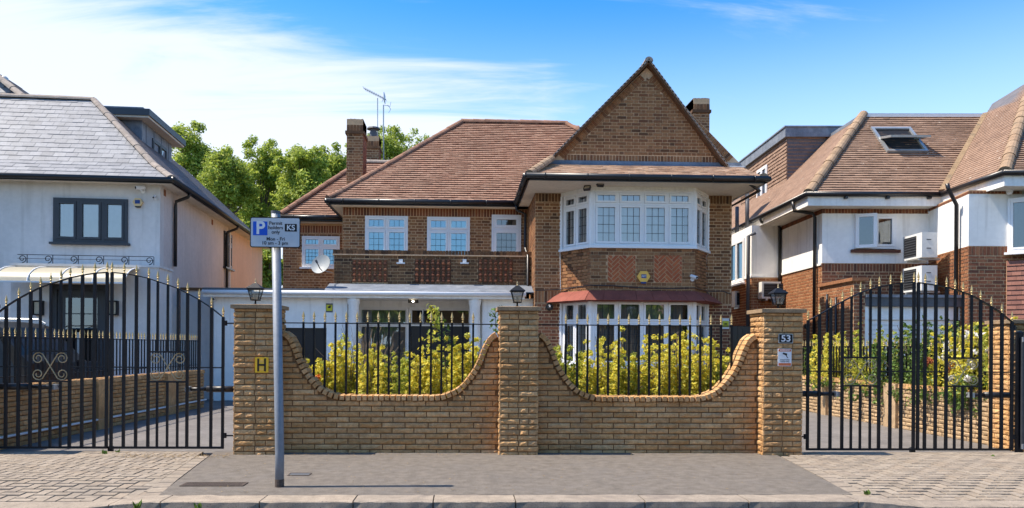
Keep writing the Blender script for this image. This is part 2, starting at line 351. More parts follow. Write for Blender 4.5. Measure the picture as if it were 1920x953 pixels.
def emit_poly(key, parent, m, pts, ext):
    pts = [Vector(p) for p in pts]; c = sum(pts, Vector())/len(pts); n = Vector((0, 0, 0))
    for i in range(1, len(pts)-1): n += (pts[i]-pts[0]).cross(pts[i+1]-pts[0])/2
    BR.setdefault(key, []).append((n.length/(CAM-c).length_squared, parent, m, None, (pts, Vector(ext))))
def flush_bricks(cap=300):
    for key, L in BR.items():
        L.sort(key=lambda r: -r[0]); rest = {}
        for i, (ar, par, m, M, poly) in enumerate(L):
            if i < cap:
                if M is not None: place('brick', unit_box(m), par, M)
                else: MB().prism(*poly).build('brick', m, par)
            else:
                mb = rest.setdefault((par.name, m), (par, MB()))[1]
                if M is not None:
                    me = unit_box(m); mb.add([M @ v.co for v in me.vertices], [tuple(p.vertices) for p in me.polygons])
                else: mb.prism(*poly)
        for (pn, m), (par, mb) in rest.items(): mb.build('brickwork', m, par, kind='stuff')
def clip(poly, a, b):
    """keep the side of line a->b that lies left of it (2D)"""
    out = []; f = lambda p: (b[0]-a[0])*(p[1]-a[1])-(b[1]-a[1])*(p[0]-a[0])
    for i, p in enumerate(poly):
        q = poly[(i+1) % len(poly)]; fp, fq = f(p), f(q)
        if fp >= 0: out.append(p)
        if (fp >= 0) != (fq >= 0): t = fp/(fp-fq); out.append((p[0]+(q[0]-p[0])*t, p[1]+(q[1]-p[1])*t))
    return out
def cpoly(poly, region):
    for i in range(len(region)):
        poly = clip(poly, region[i], region[(i+1) % len(region)])
        if len(poly) < 3: return []
    return poly
def area2(p): return abs(sum(p[i][0]*p[(i+1) % len(p)][1]-p[(i+1) % len(p)][0]*p[i][1] for i in range(len(p))))/2
def urange(poly, v):
    us = []
    for i, p in enumerate(poly):
        q = poly[(i+1) % len(poly)]
        if (p[1] <= v) != (q[1] <= v): us.append(p[0]+(q[0]-p[0])*(v-p[1])/(q[1]-p[1]))
    return (min(us), max(us)) if len(us) >= 2 else None
def tile_field(O, U, V, poly, gauge, tw, th=.014, jit=.5, M=None, holes=()):
    """plain tiles lapped up a slope; poly in (u,v) with v up the slope"""
    mb = MB(M); O, U, V = Vector(O), Vector(U).normalized(), Vector(V).normalized(); Nn = U.cross(V)
    if Nn.z < 0 and abs(Nn.z) > .05: Nn = -Nn
    vmax = max(p[1] for p in poly); k = 0
    while k*gauge < vmax-.01:
        v0 = k*gauge; v1 = min(v0+gauge*1.12, vmax); r = urange(poly, v0+gauge*.5)
        if r:
            u = math.floor(r[0]/tw)*tw-(tw/2 if k % 2 else 0)
            while u < r[1]:
                a, b = max(u, r[0])+.002, min(u+tw, r[1])-.002
                if b-a > .02 and not any(h[0] < (a+b)/2 < h[1] and h[2] < v0+gauge/2 < h[3] for h in holes):
                    t = th*(1+random.uniform(-.25, .5)*jit); dv = random.uniform(-.006, .006)*jit; t2 = t*random.uniform(.85, 1.15)
                    P = O+V*(v0+dv); Q = O+V*v1
                    mb.add([P+U*a, P+U*b, P+U*b+Nn*(t2+.004), P+U*a+Nn*(t+.004), Q+U*b+Nn*.003, Q+U*a+Nn*.003], [(0, 1, 2, 3), (3, 2, 4, 5), (0, 3, 5), (1, 4, 2)])
                u += tw
        k += 1
    return mb
def ridge_run(parent, A, B, r, L, m, name='ridge_tile', M=None, up=Vector((0, 0, 1)), flat=1.0):
    A, B = Vector(A), Vector(B)
    if M is not None: A, B = M @ A, M @ B
    d = B-A; n = max(1, round(d.length/L)); l = d.length/n; d.normalize(); s_ = d.cross(up).normalized(); t = s_.cross(d)
    key = ('ridge', m, round(r, 3))
    if key not in RB:
        mb = MB(); K = 7
        for x in (0, 1.0):
            for q in range(K+1):
                a = math.pi*q/K; rr = 1.0 if x == 0 else .92
                mb.v.append((x, math.cos(a)*rr, math.sin(a)*rr))
        for q in range(K): mb.f.append((q, q+1, K+2+q, K+1+q))
        mb.f.append(tuple(range(K+1)))
        RB[key] = mb.mesh(name, m, False)
    for i in range(n):
        P = A+d*(l*i); rr = r*random.uniform(.96, 1.05)
        M_ = Matrix(((d.x*l*1.03, s_.x*rr, t.x*rr*flat, P.x), (d.y*l*1.03, s_.y*rr, t.y*rr*flat, P.y), (d.z*l*1.03, s_.z*rr, t.z*rr*flat, P.z), (0, 0, 0, 1)))
        place(name, RB[key], parent, M_)

# ------------------------------------------------------------------ windows: local x right, y inward, z up
def ring(mb, x0, x1, z0, z1, t, y0, y1):
    mb.box(x0, x1, y0, y1, z0, z0+t); mb.box(x0, x1, y0, y1, z1-t, z1); mb.box(x0, x0+t, y0, y1, z0+t, z1-t); mb.box(x1-t, x1, y0, y1, z0+t, z1-t)
def window(parent, M, Wd, H, cols, rows, fm='upvc', cames=None, fw=.05, sash=.042, gl='glass', sill=.05, behind='curtain', skip=(), depth=.55, lining='interior', name='window', label=None, cov=1.0):
    fr = MB(M); ring(fr, 0, Wd, 0, H, fw, -.015, .06)
    cu = [0]+[c*Wd for c in cols]+[Wd]; rv = [0]+[r_*H for r_ in rows]+[H]
    for c in cu[1:-1]: fr.box(c-fw/2, c+fw/2, -.012, .058, fw, H-fw)
    for r_ in rv[1:-1]:
        for i in range(len(cu)-1): fr.box(cu[i]+(fw if i == 0 else fw/2), cu[i+1]-(fw if i == len(cu)-2 else fw/2), -.0115, .057, r_-fw/2, r_+fw/2)
    o = fr.build(name, fm, parent, label=label)
    for i in range(len(cu)-1):
        for j in range(len(rv)-1):
            if (i, j) in skip: continue
            x0 = cu[i]+(fw if i == 0 else fw/2); x1 = cu[i+1]-(fw if i == len(cu)-2 else fw/2); z0 = rv[j]+(fw if j == 0 else fw/2); z1 = rv[j+1]-(fw if j == len(rv)-2 else fw/2)
            g = .004; s_ = MB(M); ring(s_, x0+g, x1-g, z0+g, z1-g, sash, -.026, .03); s_.build('sash', fm, o)
            a0, a1, b0, b1 = x0+g+sash, x1-g-sash, z0+g+sash, z1-g-sash
            e1, e2, e3 = (random.uniform(-.004, .004) for _ in range(3)); MB(M).quad((a0, .013+e1, b0), (a1, .013+e2, b0), (a1, .013+e3, b1), (a0, .013+e1+e3-e2, b1)).build('pane', gl, o)
            if cames:
                nc, nr = cames[0], (cames[1] if j == 0 or len(rv) == 2 else max(1, round(cames[1]*(b1-b0)/(rv[1]-rv[0]))))
                cm = MB(M); t = .0042
                for q in range(1, nc): x = a0+(a1-a0)*q/nc; cm.box(x-t, x+t, .004, .011, b0, b1)
                for q in range(1, nr): z = b0+(b1-b0)*q/nr; cm.box(a0, a1, .0045, .0105, z-t, z+t)
                if cm.v: cm.build('lead_came', 'came', o)
    if sill: MB(M).box(-.05, Wd+.05, -.09, .03, -sill, -.002).build('sill', fm, o)
    if behind:
        cb = MB(M); n = max(6, int(Wd/.035)); y = .045 if behind == 'blind' else .16; prev = None; amp = .0 if behind == 'blind' else .022; zb = H*(1-cov)+.02
        for q in range(n+1):
            x = .02+(Wd-.04)*q/n; yy = y+amp*math.sin(q*1.7)+amp*.5*math.sin(q*.63+1)
            cb.v += [(x, yy, zb), (x, yy, H-.02)]
            if q: cb.f.append((2*q-2, 2*q, 2*q+1, 2*q-1))
        cb.build('blind' if behind == 'blind' else 'curtain', behind, o, smooth=True)
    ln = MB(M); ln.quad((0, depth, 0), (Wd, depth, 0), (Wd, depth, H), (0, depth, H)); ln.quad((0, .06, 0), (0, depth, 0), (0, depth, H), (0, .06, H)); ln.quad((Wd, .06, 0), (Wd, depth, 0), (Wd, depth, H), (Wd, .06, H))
    ln.quad((0, .06, 0), (Wd, .06, 0), (Wd, depth, 0), (0, depth, 0)); ln.quad((0, .06, H), (Wd, .06, H), (Wd, depth, H), (0, depth, H)); ln.build('dark_room_box', lining, o)  # dark-coloured box stands in for the unlit room behind the panes
    return o
def T(x, y, z, rz=0): return Matrix.Translation((x, y, z)) @ Matrix.Rotation(rz, 4, 'Z')

# ------------------------------------------------------------------ foliage
def leaf_cloud(mb, n, sampler, size, out=None, flat=.35):
    for _ in range(n):
        p, nd = sampler(); s_ = size*random.choice((.55, .75, .9, 1.1, 1.45))*random.uniform(.85, 1.15)
        d = Vector((random.gauss(0, 1), random.gauss(0, 1), random.gauss(0, 1)+flat))+nd*1.0
        d.normalize(); a = d.orthogonal().normalized(); a.rotate(Matrix.Rotation(random.uniform(0, 6.28), 3, d)); b = d.cross(a)
        mb.add([p-a*s_*.5, p+b*s_*.28+d*s_*.06, p+a*s_*.55, p-b*s_*.28+d*s_*.06], [(0, 1, 2, 3)])
def clumps(centre, rad, n, cr, shell=.55):
    out = []; c = Vector(centre)
    for _ in range(n):
        d = Vector((random.gauss(0, 1), random.gauss(0, 1), random.gauss(0, 1))).normalized(); k = shell+(1-shell)*random.random()**.6
        out.append((c+Vector((d.x*rad[0], d.y*rad[1], d.z*rad[2]))*k, cr*random.uniform(.65, 1.25)))
    return out
def clump_sampler(cl):
    def f():
        c, r = random.choice(cl); d = Vector((random.gauss(0, 1), random.gauss(0, 1), random.gauss(0, .8))); d = d.normalized()*random.random()**.45
        return c+d*r, d
    return f
# ================================================================== SETTING
GZ = -.03                                             # ground behind the front walls
YK0, YK1 = 6.10, 6.37                                 # kerb front and back
YP, YB = 8.70, 8.87                                   # pier faces, panel faces
g = MB(); g.quad((-900, 8.9, -.16), (900, 8.9, -.16), (900, 1500, -.16), (-900, 1500, -.16)); g.quad((-900, -900, -.16), (900, -900, -.16), (900, 8.9, -.16), (-900, 8.9, -.16))
struct('ground', g, 'grass')
struct('road', MB().quad((-80, -4, -.115), (80, -4, -.115), (80, YK0, -.115), (-80, YK0, -.115)), 'road')
struct('opposite_pavement', MB().box(-80, 80, -6.5, -4, -.15, 0), 'asphalt')
pl, pr_ = gr(398, 853).x, gr(1468, 858).x             # tarmac edges at the wall ...
ql, qr = gr(300, 927).x, gr(1598, 927).x              # ... and at the kerb
pl2, pr2 = pl+(pl-ql)*.36/2.23, pr_+(pr_-qr)*.36/2.23
struct('pavement', MB().prism([(ql, YK1, -.10), (qr, YK1, -.10), (pr2, 8.96, -.10), (pl2, 8.96, -.10)], (0, 0, .10)), 'asphalt')
struct('driveway', MB().box(-5.6, -2.6, 8.96, 19, -.14, GZ+.004), 'drive_asphalt')
struct('driveway', MB().box(3.9, 7.1, 8.96, 22, -.14, GZ), 'drive_asphalt')
struct('forecourt', MB().box(-2.6, 3.9, 9.0, 19, -.14, GZ-.012), 'drive_asphalt')
struct('side_yard', MB().box(-24, -5.6, 8.96, 30, -.14, GZ-.008), 'drive_asphalt')
struct('side_yard', MB().box(7.1, 24, 8.96, 30, -.14, GZ-.008), 'drive_asphalt')
# crossovers: herringbone block paving, each block a piece
PV = {}
def paver_mesh(i):
    if i not in PV:
        rr = random.Random(i); mb = MB(); h = [rr.uniform(.95, 1.04) for _ in range(4)]
        mb.add([(0, 0, 0), (1, 0, 0), (1, 1, 0), (0, 1, 0), (.02, .03, h[0]), (.98, .03, h[1]), (.98, .97, h[2]), (.02, .97, h[3])], [(4, 5, 6, 7), (0, 1, 5, 4), (1, 2, 6, 5), (2, 3, 7, 6), (3, 0, 4, 7)])
        PV[i] = mb.mesh('paver', 'paver')
    return PV[i]
RAMP = lambda y: -.05*max(0, min(1, (7.1-y)/.74))
def crossover(region, base_name):
    bm = MB()
    for a_, b_ in (((90, 7.1), (-90, 7.1)), ((-90, 7.1), (90, 7.1))):
        q = clip(region, a_, b_); n_ = len(q); bm.add([(x, y, -.14) for x, y in q]+[(x, y, -.006+RAMP(y)) for x, y in q], [tuple(range(n_))[::-1], tuple(range(n_, 2*n_))]+[(i, (i+1) % n_, n_+(i+1) % n_, n_+i) for i in range(n_)])
    base = bm.build(base_name, 'paver_joint', None, kind='structure')
    bs = []; a, b = .20, .10
    for r in range(-40, 70):
        for k in range(-12, 24):
            # 90 degree herringbone: row r shifts by one block width; horizontal block then vertical block
            ox = r*b+k*2*a; oy = r*b
            bs += [(ox, oy, a, b), (ox+a, oy-b, b, a)]
    out = []
    x0, x1 = min(p[0] for p in region), max(p[0] for p in region); y0, y1 = min(p[1] for p in region), max(p[1] for p in region)
    for ox, oy, w_, h_ in bs:
        ox += x0-2.2; oy += y0-1.2
        if ox > x1 or ox+w_ < x0 or oy > y1 or oy+h_ < y0: continue
        rect = [(ox, oy), (ox+w_, oy), (ox+w_, oy+h_), (ox, oy+h_)]; c = cpoly(rect, region); A = area2(c) if c else 0
        if A < .002: continue
        d = (Vector((ox, oy, 0))-CAM).length; out.append((A/d**3, ox, oy, w_, h_, c, A))
    out.sort(key=lambda t: -t[0]); rest = MB(); n = 0; gcol = random.Random(4)
    seen = [t for t in out if -7.2 < t[1] < 7.9]
    for t in seen:
        _, ox, oy, w_, h_, c, A = t; dz = random.uniform(-.0015, .0015)
        if n < 300 and A > w_*h_*.98:
            place('paver', paver_mesh(random.randrange(6)), base, Matrix(((w_-.010, 0, 0, ox+.005), (0, h_-.010, 0, oy+.005), (0, RAMP(oy+h_)-RAMP(oy), .022, -.020+dz+RAMP(oy)), (0, 0, 0, 1)))); n += 1
        else:
            m_ = sum((Vector((p[0], p[1], 0)) for p in c), Vector())/len(c)
            rest.prism([(m_.x+(p[0]-m_.x)*.95, m_.y+(p[1]-m_.y)*.92, -.020+RAMP(p[1])) for p in c], (0, 0, .022+dz))
    if rest.v: rest.build('paver_rows', 'paver', base, kind='stuff')
    return base
YX = 6.36
crossover([(-7.6, YX), (ql-.16, YX), (pl2-.14, 8.96), (-7.6, 8.96)], 'crossover_left')
crossover([(qr+.16, YX), (8.4, YX), (8.4, 8.96), (pr2+.14, 8.96)], 'crossover_right')
for nm, (a, b) in (('edging_left', ((ql-.16, pl-.14), (ql-.005, pl-.005))), ('edging_right', ((qr+.005, pr_+.005), (qr+.16, pr_+.14)))):
    base = MB().prism([(a[0], YX, -.1), (b[0], YX, -.1), (b[1], 8.6, -.1), (a[1], 8.6, -.1)], (0, 0, .03)).build(nm, 'paver_joint', None, kind='structure')
    n = 11
    for i in range(n):
        t0, t1 = i/n+.004, (i+1)/n-.004; L = lambda p, t: p[0]+(p[1]-p[0])*t; Y = lambda t: YX+(8.6-YX)*t
        MB().prism([(L(a, t0)+.004, Y(t0), -.07+RAMP(Y(t0))*.6), (L(b, t0)-.004, Y(t0), -.07+RAMP(Y(t0))*.4), (L(b, t1)-.004, Y(t1), -.07+RAMP(Y(t1))*.4), (L(a, t1)+.004, Y(t1), -.07+RAMP(Y(t1))*.6)], (0, 0, .073)).build('edging_block', 'paver', base)
# kerb stones
kb = MB().box(-9, 9, YK0+.02, YK1-.02, -.3, -.10).build('kerb', 'paver_joint', None, kind='structure')
kz = lambda x: -.052*(max(0, min(1, (ql-.02-x)/.55))+max(0, min(1, (x-(qr-.04))/.55)))
kj = [-8.6, -7.7, -6.8, -5.9, -5.0, -4.15, gr(205, 940).x, gr(302, 940).x, gr(487, 940).x, gr(662, 940).x, gr(812, 940).x, gr(967, 940).x, gr(1210, 940).x, gr(1405, 940).x, gr(1612, 940).x, gr(1720, 940).x, 4.6, 5.5, 6.4, 7.3, 8.2]
for i in range(len(kj)-1):
    mb = MB(); n = 10; rr = random.Random(i); x0, x1 = kj[i]+.005, kj[i+1]-.005; dy = rr.uniform(-.006, .006)
    for q in range(n+1):
        x = x0+(x1-x0)*q/n; z = kz(x)+rr.uniform(-.001, .001); b = .007+rr.uniform(-.002, .004); rec = .008 if q in (0, n) else 0
        prof = [(YK0+dy+rec, -.29), (YK0+dy+rec+rr.uniform(-.002, .002), z-.05), (YK0+dy+.004, z-b), (YK0+dy+b+.01, z), (YK1-.006, z+rr.uniform(-.002, .002)), (YK1, -.29)]
        mb.v += [(x, y, zz_) for y, zz_ in prof]
    for q in range(n):
        for k in range(5): a, b = q*6+k, (q+1)*6+k; mb.f.append((a, b, b+1, a+1))
    mb.f.append(tuple(range(6))); mb.f.append(tuple(range(n*6, n*6+6))[::-1])
    mb.build('kerb_stone', 'granite', kb)
struct('gutter', MB().box(-60, 60, YK0-.28, YK0+.02, -.14, -.110), 'road')
# drain grate and small cover in the tarmac
c0 = gr(402, 909)
dg = thing('drain_grating', 'rusty slotted iron drain grating in the pavement beside the sign post', 'drain', (c0.x, c0.y, 0))
dw, dd_ = .26, .07
mb = MB(); mb.box(c0.x-dw, c0.x+dw, c0.y-dd_, c0.y+dd_, -.03, .0035); mb.build('grate_bed', 'ink', dg)
fm_ = MB(); ring_ = [(c0.x-dw-.02, c0.x+dw+.02, c0.y-dd_-.018, c0.y-dd_), (c0.x-dw-.02, c0.x+dw+.02, c0.y+dd_, c0.y+dd_+.018), (c0.x-dw-.02, c0.x-dw, c0.y-dd_, c0.y+dd_), (c0.x+dw, c0.x+dw+.02, c0.y-dd_, c0.y+dd_)]
for r_ in ring_: fm_.box(*r_, -.02, .008)
fm_.build('grate_frame', 'iron_cover', dg)
sb = MB()
for k in range(22): x = c0.x-dw+.012+k*(2*dw-.024)/21; sb.box(x-.006, x+.006, c0.y-dd_, c0.y+dd_, -.01, .007)
for k in (-.3, .3): sb.box(c0.x-dw, c0.x+dw, c0.y+k*dd_-.005, c0.y+k*dd_+.005, -.01, .0066)
sb.build('grate_bars', 'iron_cover', dg)
c1 = gr(562, 890)
cv_ = thing('water_cover', 'small flush grey metal utility cover in the pavement behind the sign post', 'cover', (c1.x, c1.y, 0))
MB().box(c1.x-.095, c1.x+.095, c1.y-.06, c1.y+.06, -.02, .004).build('cover_plate', 'grey_plastic', cv_)
mb = MB(); ring(mb, c1.x-.105, c1.x+.105, 0, .1, .01, 0, .1); mb = MB()
for a in (c1.x-.105, c1.x+.097): mb.box(a, a+.008, c1.y-.07, c1.y+.07, -.02, .006)
for a in (c1.y-.07, c1.y+.062): mb.box(c1.x-.097, c1.x+.097, a, a+.008, -.02, .0062)
mb.build('cover_rim', 'iron_cover', cv_)

# ================================================================== FRONT WALL: piers, panels with a dipped top, copings
PC = .0645
def rock_lay(parent, O, U, V, N_, Wd, H, c, even, odd, m, holes=(), region=None, d=.03, rects=None, name='brick'):
    O, U, V, N_ = map(Vector, (O, U, V, N_))
    for a, b, v0, v1 in (rects or lay(Wd, H, c, even, odd, .006, holes, .04)):
        if region:
            p = cpoly([(a, v0), (b, v0), (b, v1), (a, v1)], region) if isinstance(region, list) else region(a, b, v0, v1)
            if not p: continue
            if isinstance(p, tuple): a, b, v0, v1 = p
        p = O+U*a+V*v0; dd = d*random.uniform(.8, 1.2); me = rock_box(m, 1 if b-a > .16 else 0)
        place(name, me, parent, Matrix(((U.x*(b-a), V.x*(v1-v0), N_.x*dd, p.x), (U.y*(b-a), V.y*(v1-v0), N_.y*dd, p.y), (U.z*(b-a), V.z*(v1-v0), N_.z*dd, p.z), (0, 0, 0, 1))))
PIER_E, PIER_O = (0, [.245, .115, .117]), (0, [.117, .115, .245])
def pier(x0, x1, y0, y1, label, ztop=1.685, cap=True):
    t = thing('brick_pier', label, 'pier', ((x0+x1)/2, (y0+y1)/2, 0), 'rough faced brick piers of the front wall')
    core = MB().box(x0+.015, x1-.015, y0+.015, y1-.015, -.1, ztop).build('pier_core', 'walling_joint', t)
    Wd = x1-x0; k = Wd/.477
    ev, od = (0, [l*k for l in PIER_E[1]]), (0, [l*k for l in PIER_O[1]])
    rock_lay(core, (x0, y0+.024, -.03), (1, 0, 0), (0, 0, 1), (0, -1, 0), Wd, ztop+.03, PC, ev, od, 'walling', d=.03)
    Dp = y1-y0
    rock_lay(core, (x0+.024, y1, -.03), (0, -1, 0), (0, 0, 1), (-1, 0, 0), Dp, ztop+.03, PC, (0, [.12, .26]), (0, [.26, .12]), 'walling', d=.03)
    rock_lay(core, (x1-.024, y0, -.03), (0, 1, 0), (0, 0, 1), (1, 0, 0), Dp, ztop+.03, PC, (0, [.26, .12]), (0, [.12, .26]), 'walling', d=.03)
    o = .028; h = .052; c = MB()
    v = [(x0-o, y0-o, ztop), (x1+o, y0-o, ztop), (x1+o, y1+o, ztop), (x0-o, y1+o, ztop)]
    c.add(v+[(a, b, ztop+h*.85) for a, b, _ in v]+[(x0+.03, y0+.03, ztop+h), (x1-.03, y0+.03, ztop+h), (x1-.03, y1-.03, ztop+h), (x0+.03, y1-.03, ztop+h)],
          [(3, 2, 1, 0), (0, 1, 5, 4), (1, 2, 6, 5), (2, 3, 7, 6), (3, 0, 4, 7), (4, 5, 9, 8), (5, 6, 10, 9), (6, 7, 11, 10), (7, 4, 8, 11), (8, 9, 10, 11)])
    c.build('cap_stone', 'coping_stone', t)
    return t
xa0, xa1 = at(437, 700, YP).x, at(519, 700, YP).x
xb0, xb1 = at(936, 700, YP).x, at(1010, 700, YP).x
xc0, xc1 = at(1431, 700, YP).x, at(1506, 700, YP).x
xa1 = xa0+.50
PY1 = 9.13
pier(xa0, xa1, YP, PY1, 'brick pier carrying the yellow hydrant plate, behind the sign post')
pier(xb0, xb1, YP, PY1, 'brick pier in the middle, between the two dipped wall panels')
pier(xc0, xc1, YP, PY1, 'brick pier carrying the number 53 and a camera warning sign')
pier(-6.06, -5.58, YP, PY1, 'brick pier at the far left end, outside the photograph, casting shade on the paving')
DIP = [(529, 619), (544, 629), (556, 654), (564, 678), (579, 703), (599, 726), (623, 738), (640, 741)]
def panel(x0, x1, label, grp='dipped wall panels'):
    t = thing('garden_wall', label, 'wall', ((x0+x1)/2, YB, 0), grp); CT = .066
    half = []; xl = at(516, 700, YB).x
    for px, py in DIP: p = at(px, py, YB-.02); half.append((p.x-(xl+.045), p.z))
    half = [(max(a, -.03), z) for a, z in half]
    zb = half[-1][1]; prof = [(x0+a, z) for a, z in half]+[(x1-a, z) for a, z in half[::-1]]
    # even spacing along the top line
    seg = [0]
    for i in range(1, len(prof)): seg.append(seg[-1]+math.dist(prof[i], prof[i-1]))
    def pt(s_):
        for i in range(1, len(prof)):
            if s_ <= seg[i] or i == len(prof)-1: k = (s_-seg[i-1])/(seg[i]-seg[i-1]); return Vector((prof[i-1][0]+(prof[i][0]-prof[i-1][0])*k, 0, prof[i-1][1]+(prof[i][1]-prof[i-1][1])*k))
    def ptn(s_):
        a, b = pt(max(0, s_-.06)), pt(min(seg[-1], s_+.06)); d = (b-a).normalized(); m = (a+b+pt(s_)*2)/4; return m, d, Vector((-d.z, 0, d.x))
    n = round(seg[-1]/.066); low = []
    ln = seg[-1]/n
    for i in range(n+1): m, d, nn = ptn(i*ln); low.append(m-nn*(CT+.004))
    def zlow(x):
        for i in range(len(low)-1):
            if low[i].x <= x <= low[i+1].x and low[i+1].x > low[i].x: k = (x-low[i].x)/(low[i+1].x-low[i].x); return low[i].z+(low[i+1].z-low[i].z)*k
        return max(low[0].z, low[-1].z) if (x < low[0].x or x > low[-1].x) else zb-CT
    YC = YB+.015; core_pts = [(x0-.012, YC, -.1), (x1+.012, YC, -.1), (x1+.012, YC, low[-1].z)]+[(p.x, YC, p.z) for p in low[::-1]]+[(x0-.012, YC, low[0].z)]
    core = MB().prism(core_pts, (0, .19, 0)).build('panel_core', 'walling_joint', t)
    def reg(a, b, v0, v1):
        zt = v1-.03+.006
        xs = [a+(b-a)*q/14 for q in range(15)]; ok = [x for x in xs if zlow(x0+x) >= zt-.022]
        if len(ok) < 3: return None
        lo, hi = min(ok), max(ok)
        return (lo, hi, v0, v1) if hi-lo > .03 else None
    rc = lay(x1-x0, 1.62, PC, (0, [.265]), (-.1325, [.265]), .007, (), .04); fine = []
    for a, b, v0, v1 in rc:      # split bricks that straddle the dip so both remnants stay
        mid = (x1-x0)/2
        if a < mid < b and v0 > zb: continue
        fine.append((a, b, v0, v1))
    rock_lay(core, (x0, YB+.024, -.03), (1, 0, 0), (0, 0, 1), (0, -1, 0), 0, 0, 0, 0, 0, 'walling', region=reg, rects=fine)
    for i in range(n):
        m, d, nn = ptn((i+.5)*ln); L = ln-.006; rr = random.Random(i); k = random.uniform(.95, 1.06); mb = MB(); y0 = YB-.022-random.uniform(0, .012); y1 = YB+.225
        c = []
        for yy, sh in ((y0+.014, .93), (y0, .80), (y1, .95)):
            for su, sv in ((-.5, -1.02), (.5, -1.02), (.5, 0), (-.5, 0)):
                q = m+d*(L*su*sh)+nn*((sv+.5)*CT*sh*k-.5*CT+random.uniform(-.003, .003)); c.append((q.x, yy, q.z))
        o_ = (4, 0, 8)
        f_ = [(4, 5, 6, 7)]
        for k_ in range(4): f_ += [(4+k_, k_, (k_+1) % 4, 4+(k_+1) % 4), (k_, 8+k_, 8+(k_+1) % 4, (k_+1) % 4)]
        mb.add(c, f_); mb.build('coping_brick', 'walling', t)
    return prof
profL = panel(xa1, xb0, 'low brick wall panel with a dipped top beside the sign post')
profR = panel(xb1, xc0, 'low brick wall panel with a dipped top in front of the bay window')

# spear finial shared by gates and railings
fn = MB(); fn.lathe((0, 0, 0), [(.010, 0), (.013, .008), (.008, .014), (.0065, .026), (.013, .034), (.013, .042), (.007, .050)], 6)
fn.add([(-.019, 0, .060), (0, -.009, .060), (.019, 0, .060), (0, .009, .060), (0, 0, .132), (0, 0, .045)], [(0, 1, 4), (1, 2, 4), (2, 3, 4), (3, 0, 4), (1, 0, 5), (2, 1, 5), (3, 2, 5), (0, 3, 5)])
FIN = fn.mesh('spear_finial', 'gold'); FIN_D = None
def bar_to(parent, x, y, z0, z1, t, fin=True, k=1.0):
    b = MB().box(x-t/2, x+t/2, y-t/2, y+t/2, z0, z1).build('bar', 'black_iron', parent)
    if fin: place('spear_finial', FIN, b, Matrix.Translation((x, y, z1+.004)) @ Matrix.Diagonal((k, k, k, 1)))
    return b
def railing(x0, x1, bars, prof, label, y=8.985):
    t = thing('iron_railing', label, 'railing', ((x0+x1)/2, y, .7), 'spear topped railings over the dipped walls'); zr = 1.53
    MB().box(x0, x1, y-.02, y+.02, zr-.006, zr+.006).build('top_rail', 'black_iron', t)
    for px in bars:
        x = at(px, 640, y).x; zz_ = .66
        for i in range(len(prof)-1):
            if prof[i][0] <= x <= prof[i+1][0] and prof[i+1][0] > prof[i][0]: zz_ = prof[i][1]+(prof[i+1][1]-prof[i][1])*(x-prof[i][0])/(prof[i+1][0]-prof[i][0])
        bar_to(t, x, y, zz_-.06, zr+.012, .024, True, 1.0)
railing(xa1, xb0, [420+v/2.0146 for v in (300, 340, 381, 421, 462, 503, 543, 583, 623, 663, 702, 742, 782, 822, 861, 902, 941)], profL, 'black spear topped railing above the wall beside the sign post')
railing(xb1, xc0, [920+v/2.015 for v in (284, 327, 366, 405, 444, 484, 522, 560, 599, 638, 676, 715, 753, 792, 832, 870, 910)], profR, 'black spear topped railing above the wall in front of the bay window')

# ------------------------------------------------------------------ pier lanterns
def lantern(x, y, z, label):
    t = thing('pier_lantern', label, 'lantern', (x, y, z), 'black lanterns on the wall piers'); c = (x, y, z)
    MB().lathe(c, [(.035, 0), (.035, .008), (.012, .014), (.010, .05), (.016, .055)], 8).build('stem', 'black_iron', t)
    b0, b1, zb_, zt = .042, .072, .058, .185; f = MB()
    f.lathe((x, y, z+.050), [(b0+.004, 0), (b0+.008, .010)], sq=True)
    for sx_ in (-1, 1):
        for sy_ in (-1, 1): f.tube([(x+sx_*b0, y+sy_*b0, z+zb_), (x+sx_*b1, y+sy_*b1, z+zt)], .0055, 4)
    f.lathe((x, y, z+zt-.006), [(b1+.006, 0), (b1+.008, .012)], sq=True)
    f.build('frame', 'black_iron', t)
    MB().lathe((x, y, z+zb_), [(b0-.004, 0), (b1-.004, zt-zb_-.006)], sq=True).build('glass_panes', 'lantern_glass', t)
    MB().lathe((x, y, z+zb_), [(.012, 0), (.012, .055), (.008, .075)], 8).build('bulb_holder', 'cam_white', t)
    rf = MB().lathe((x, y, z+zt+.004), [(b1+.018, 0), (b1+.016, .008), (.030, .058), (.022, .066)], sq=True).build('roof', 'black_iron', t)
    MB().lathe((x, y, z+zt+.066), [(.010, 0), (.014, .010), (.006, .020), (.009, .032), (.003, .060)], 6).build('finial', 'gold_dull', rf)
for px, lab in ((479, 'black lantern on the pier beside the sign post'), (970, 'black lantern on the middle pier'), (1459, 'black lantern on the pier with the number 53')):
    lantern(at(px, 560, 8.92).x, 8.92, 1.738, lab)

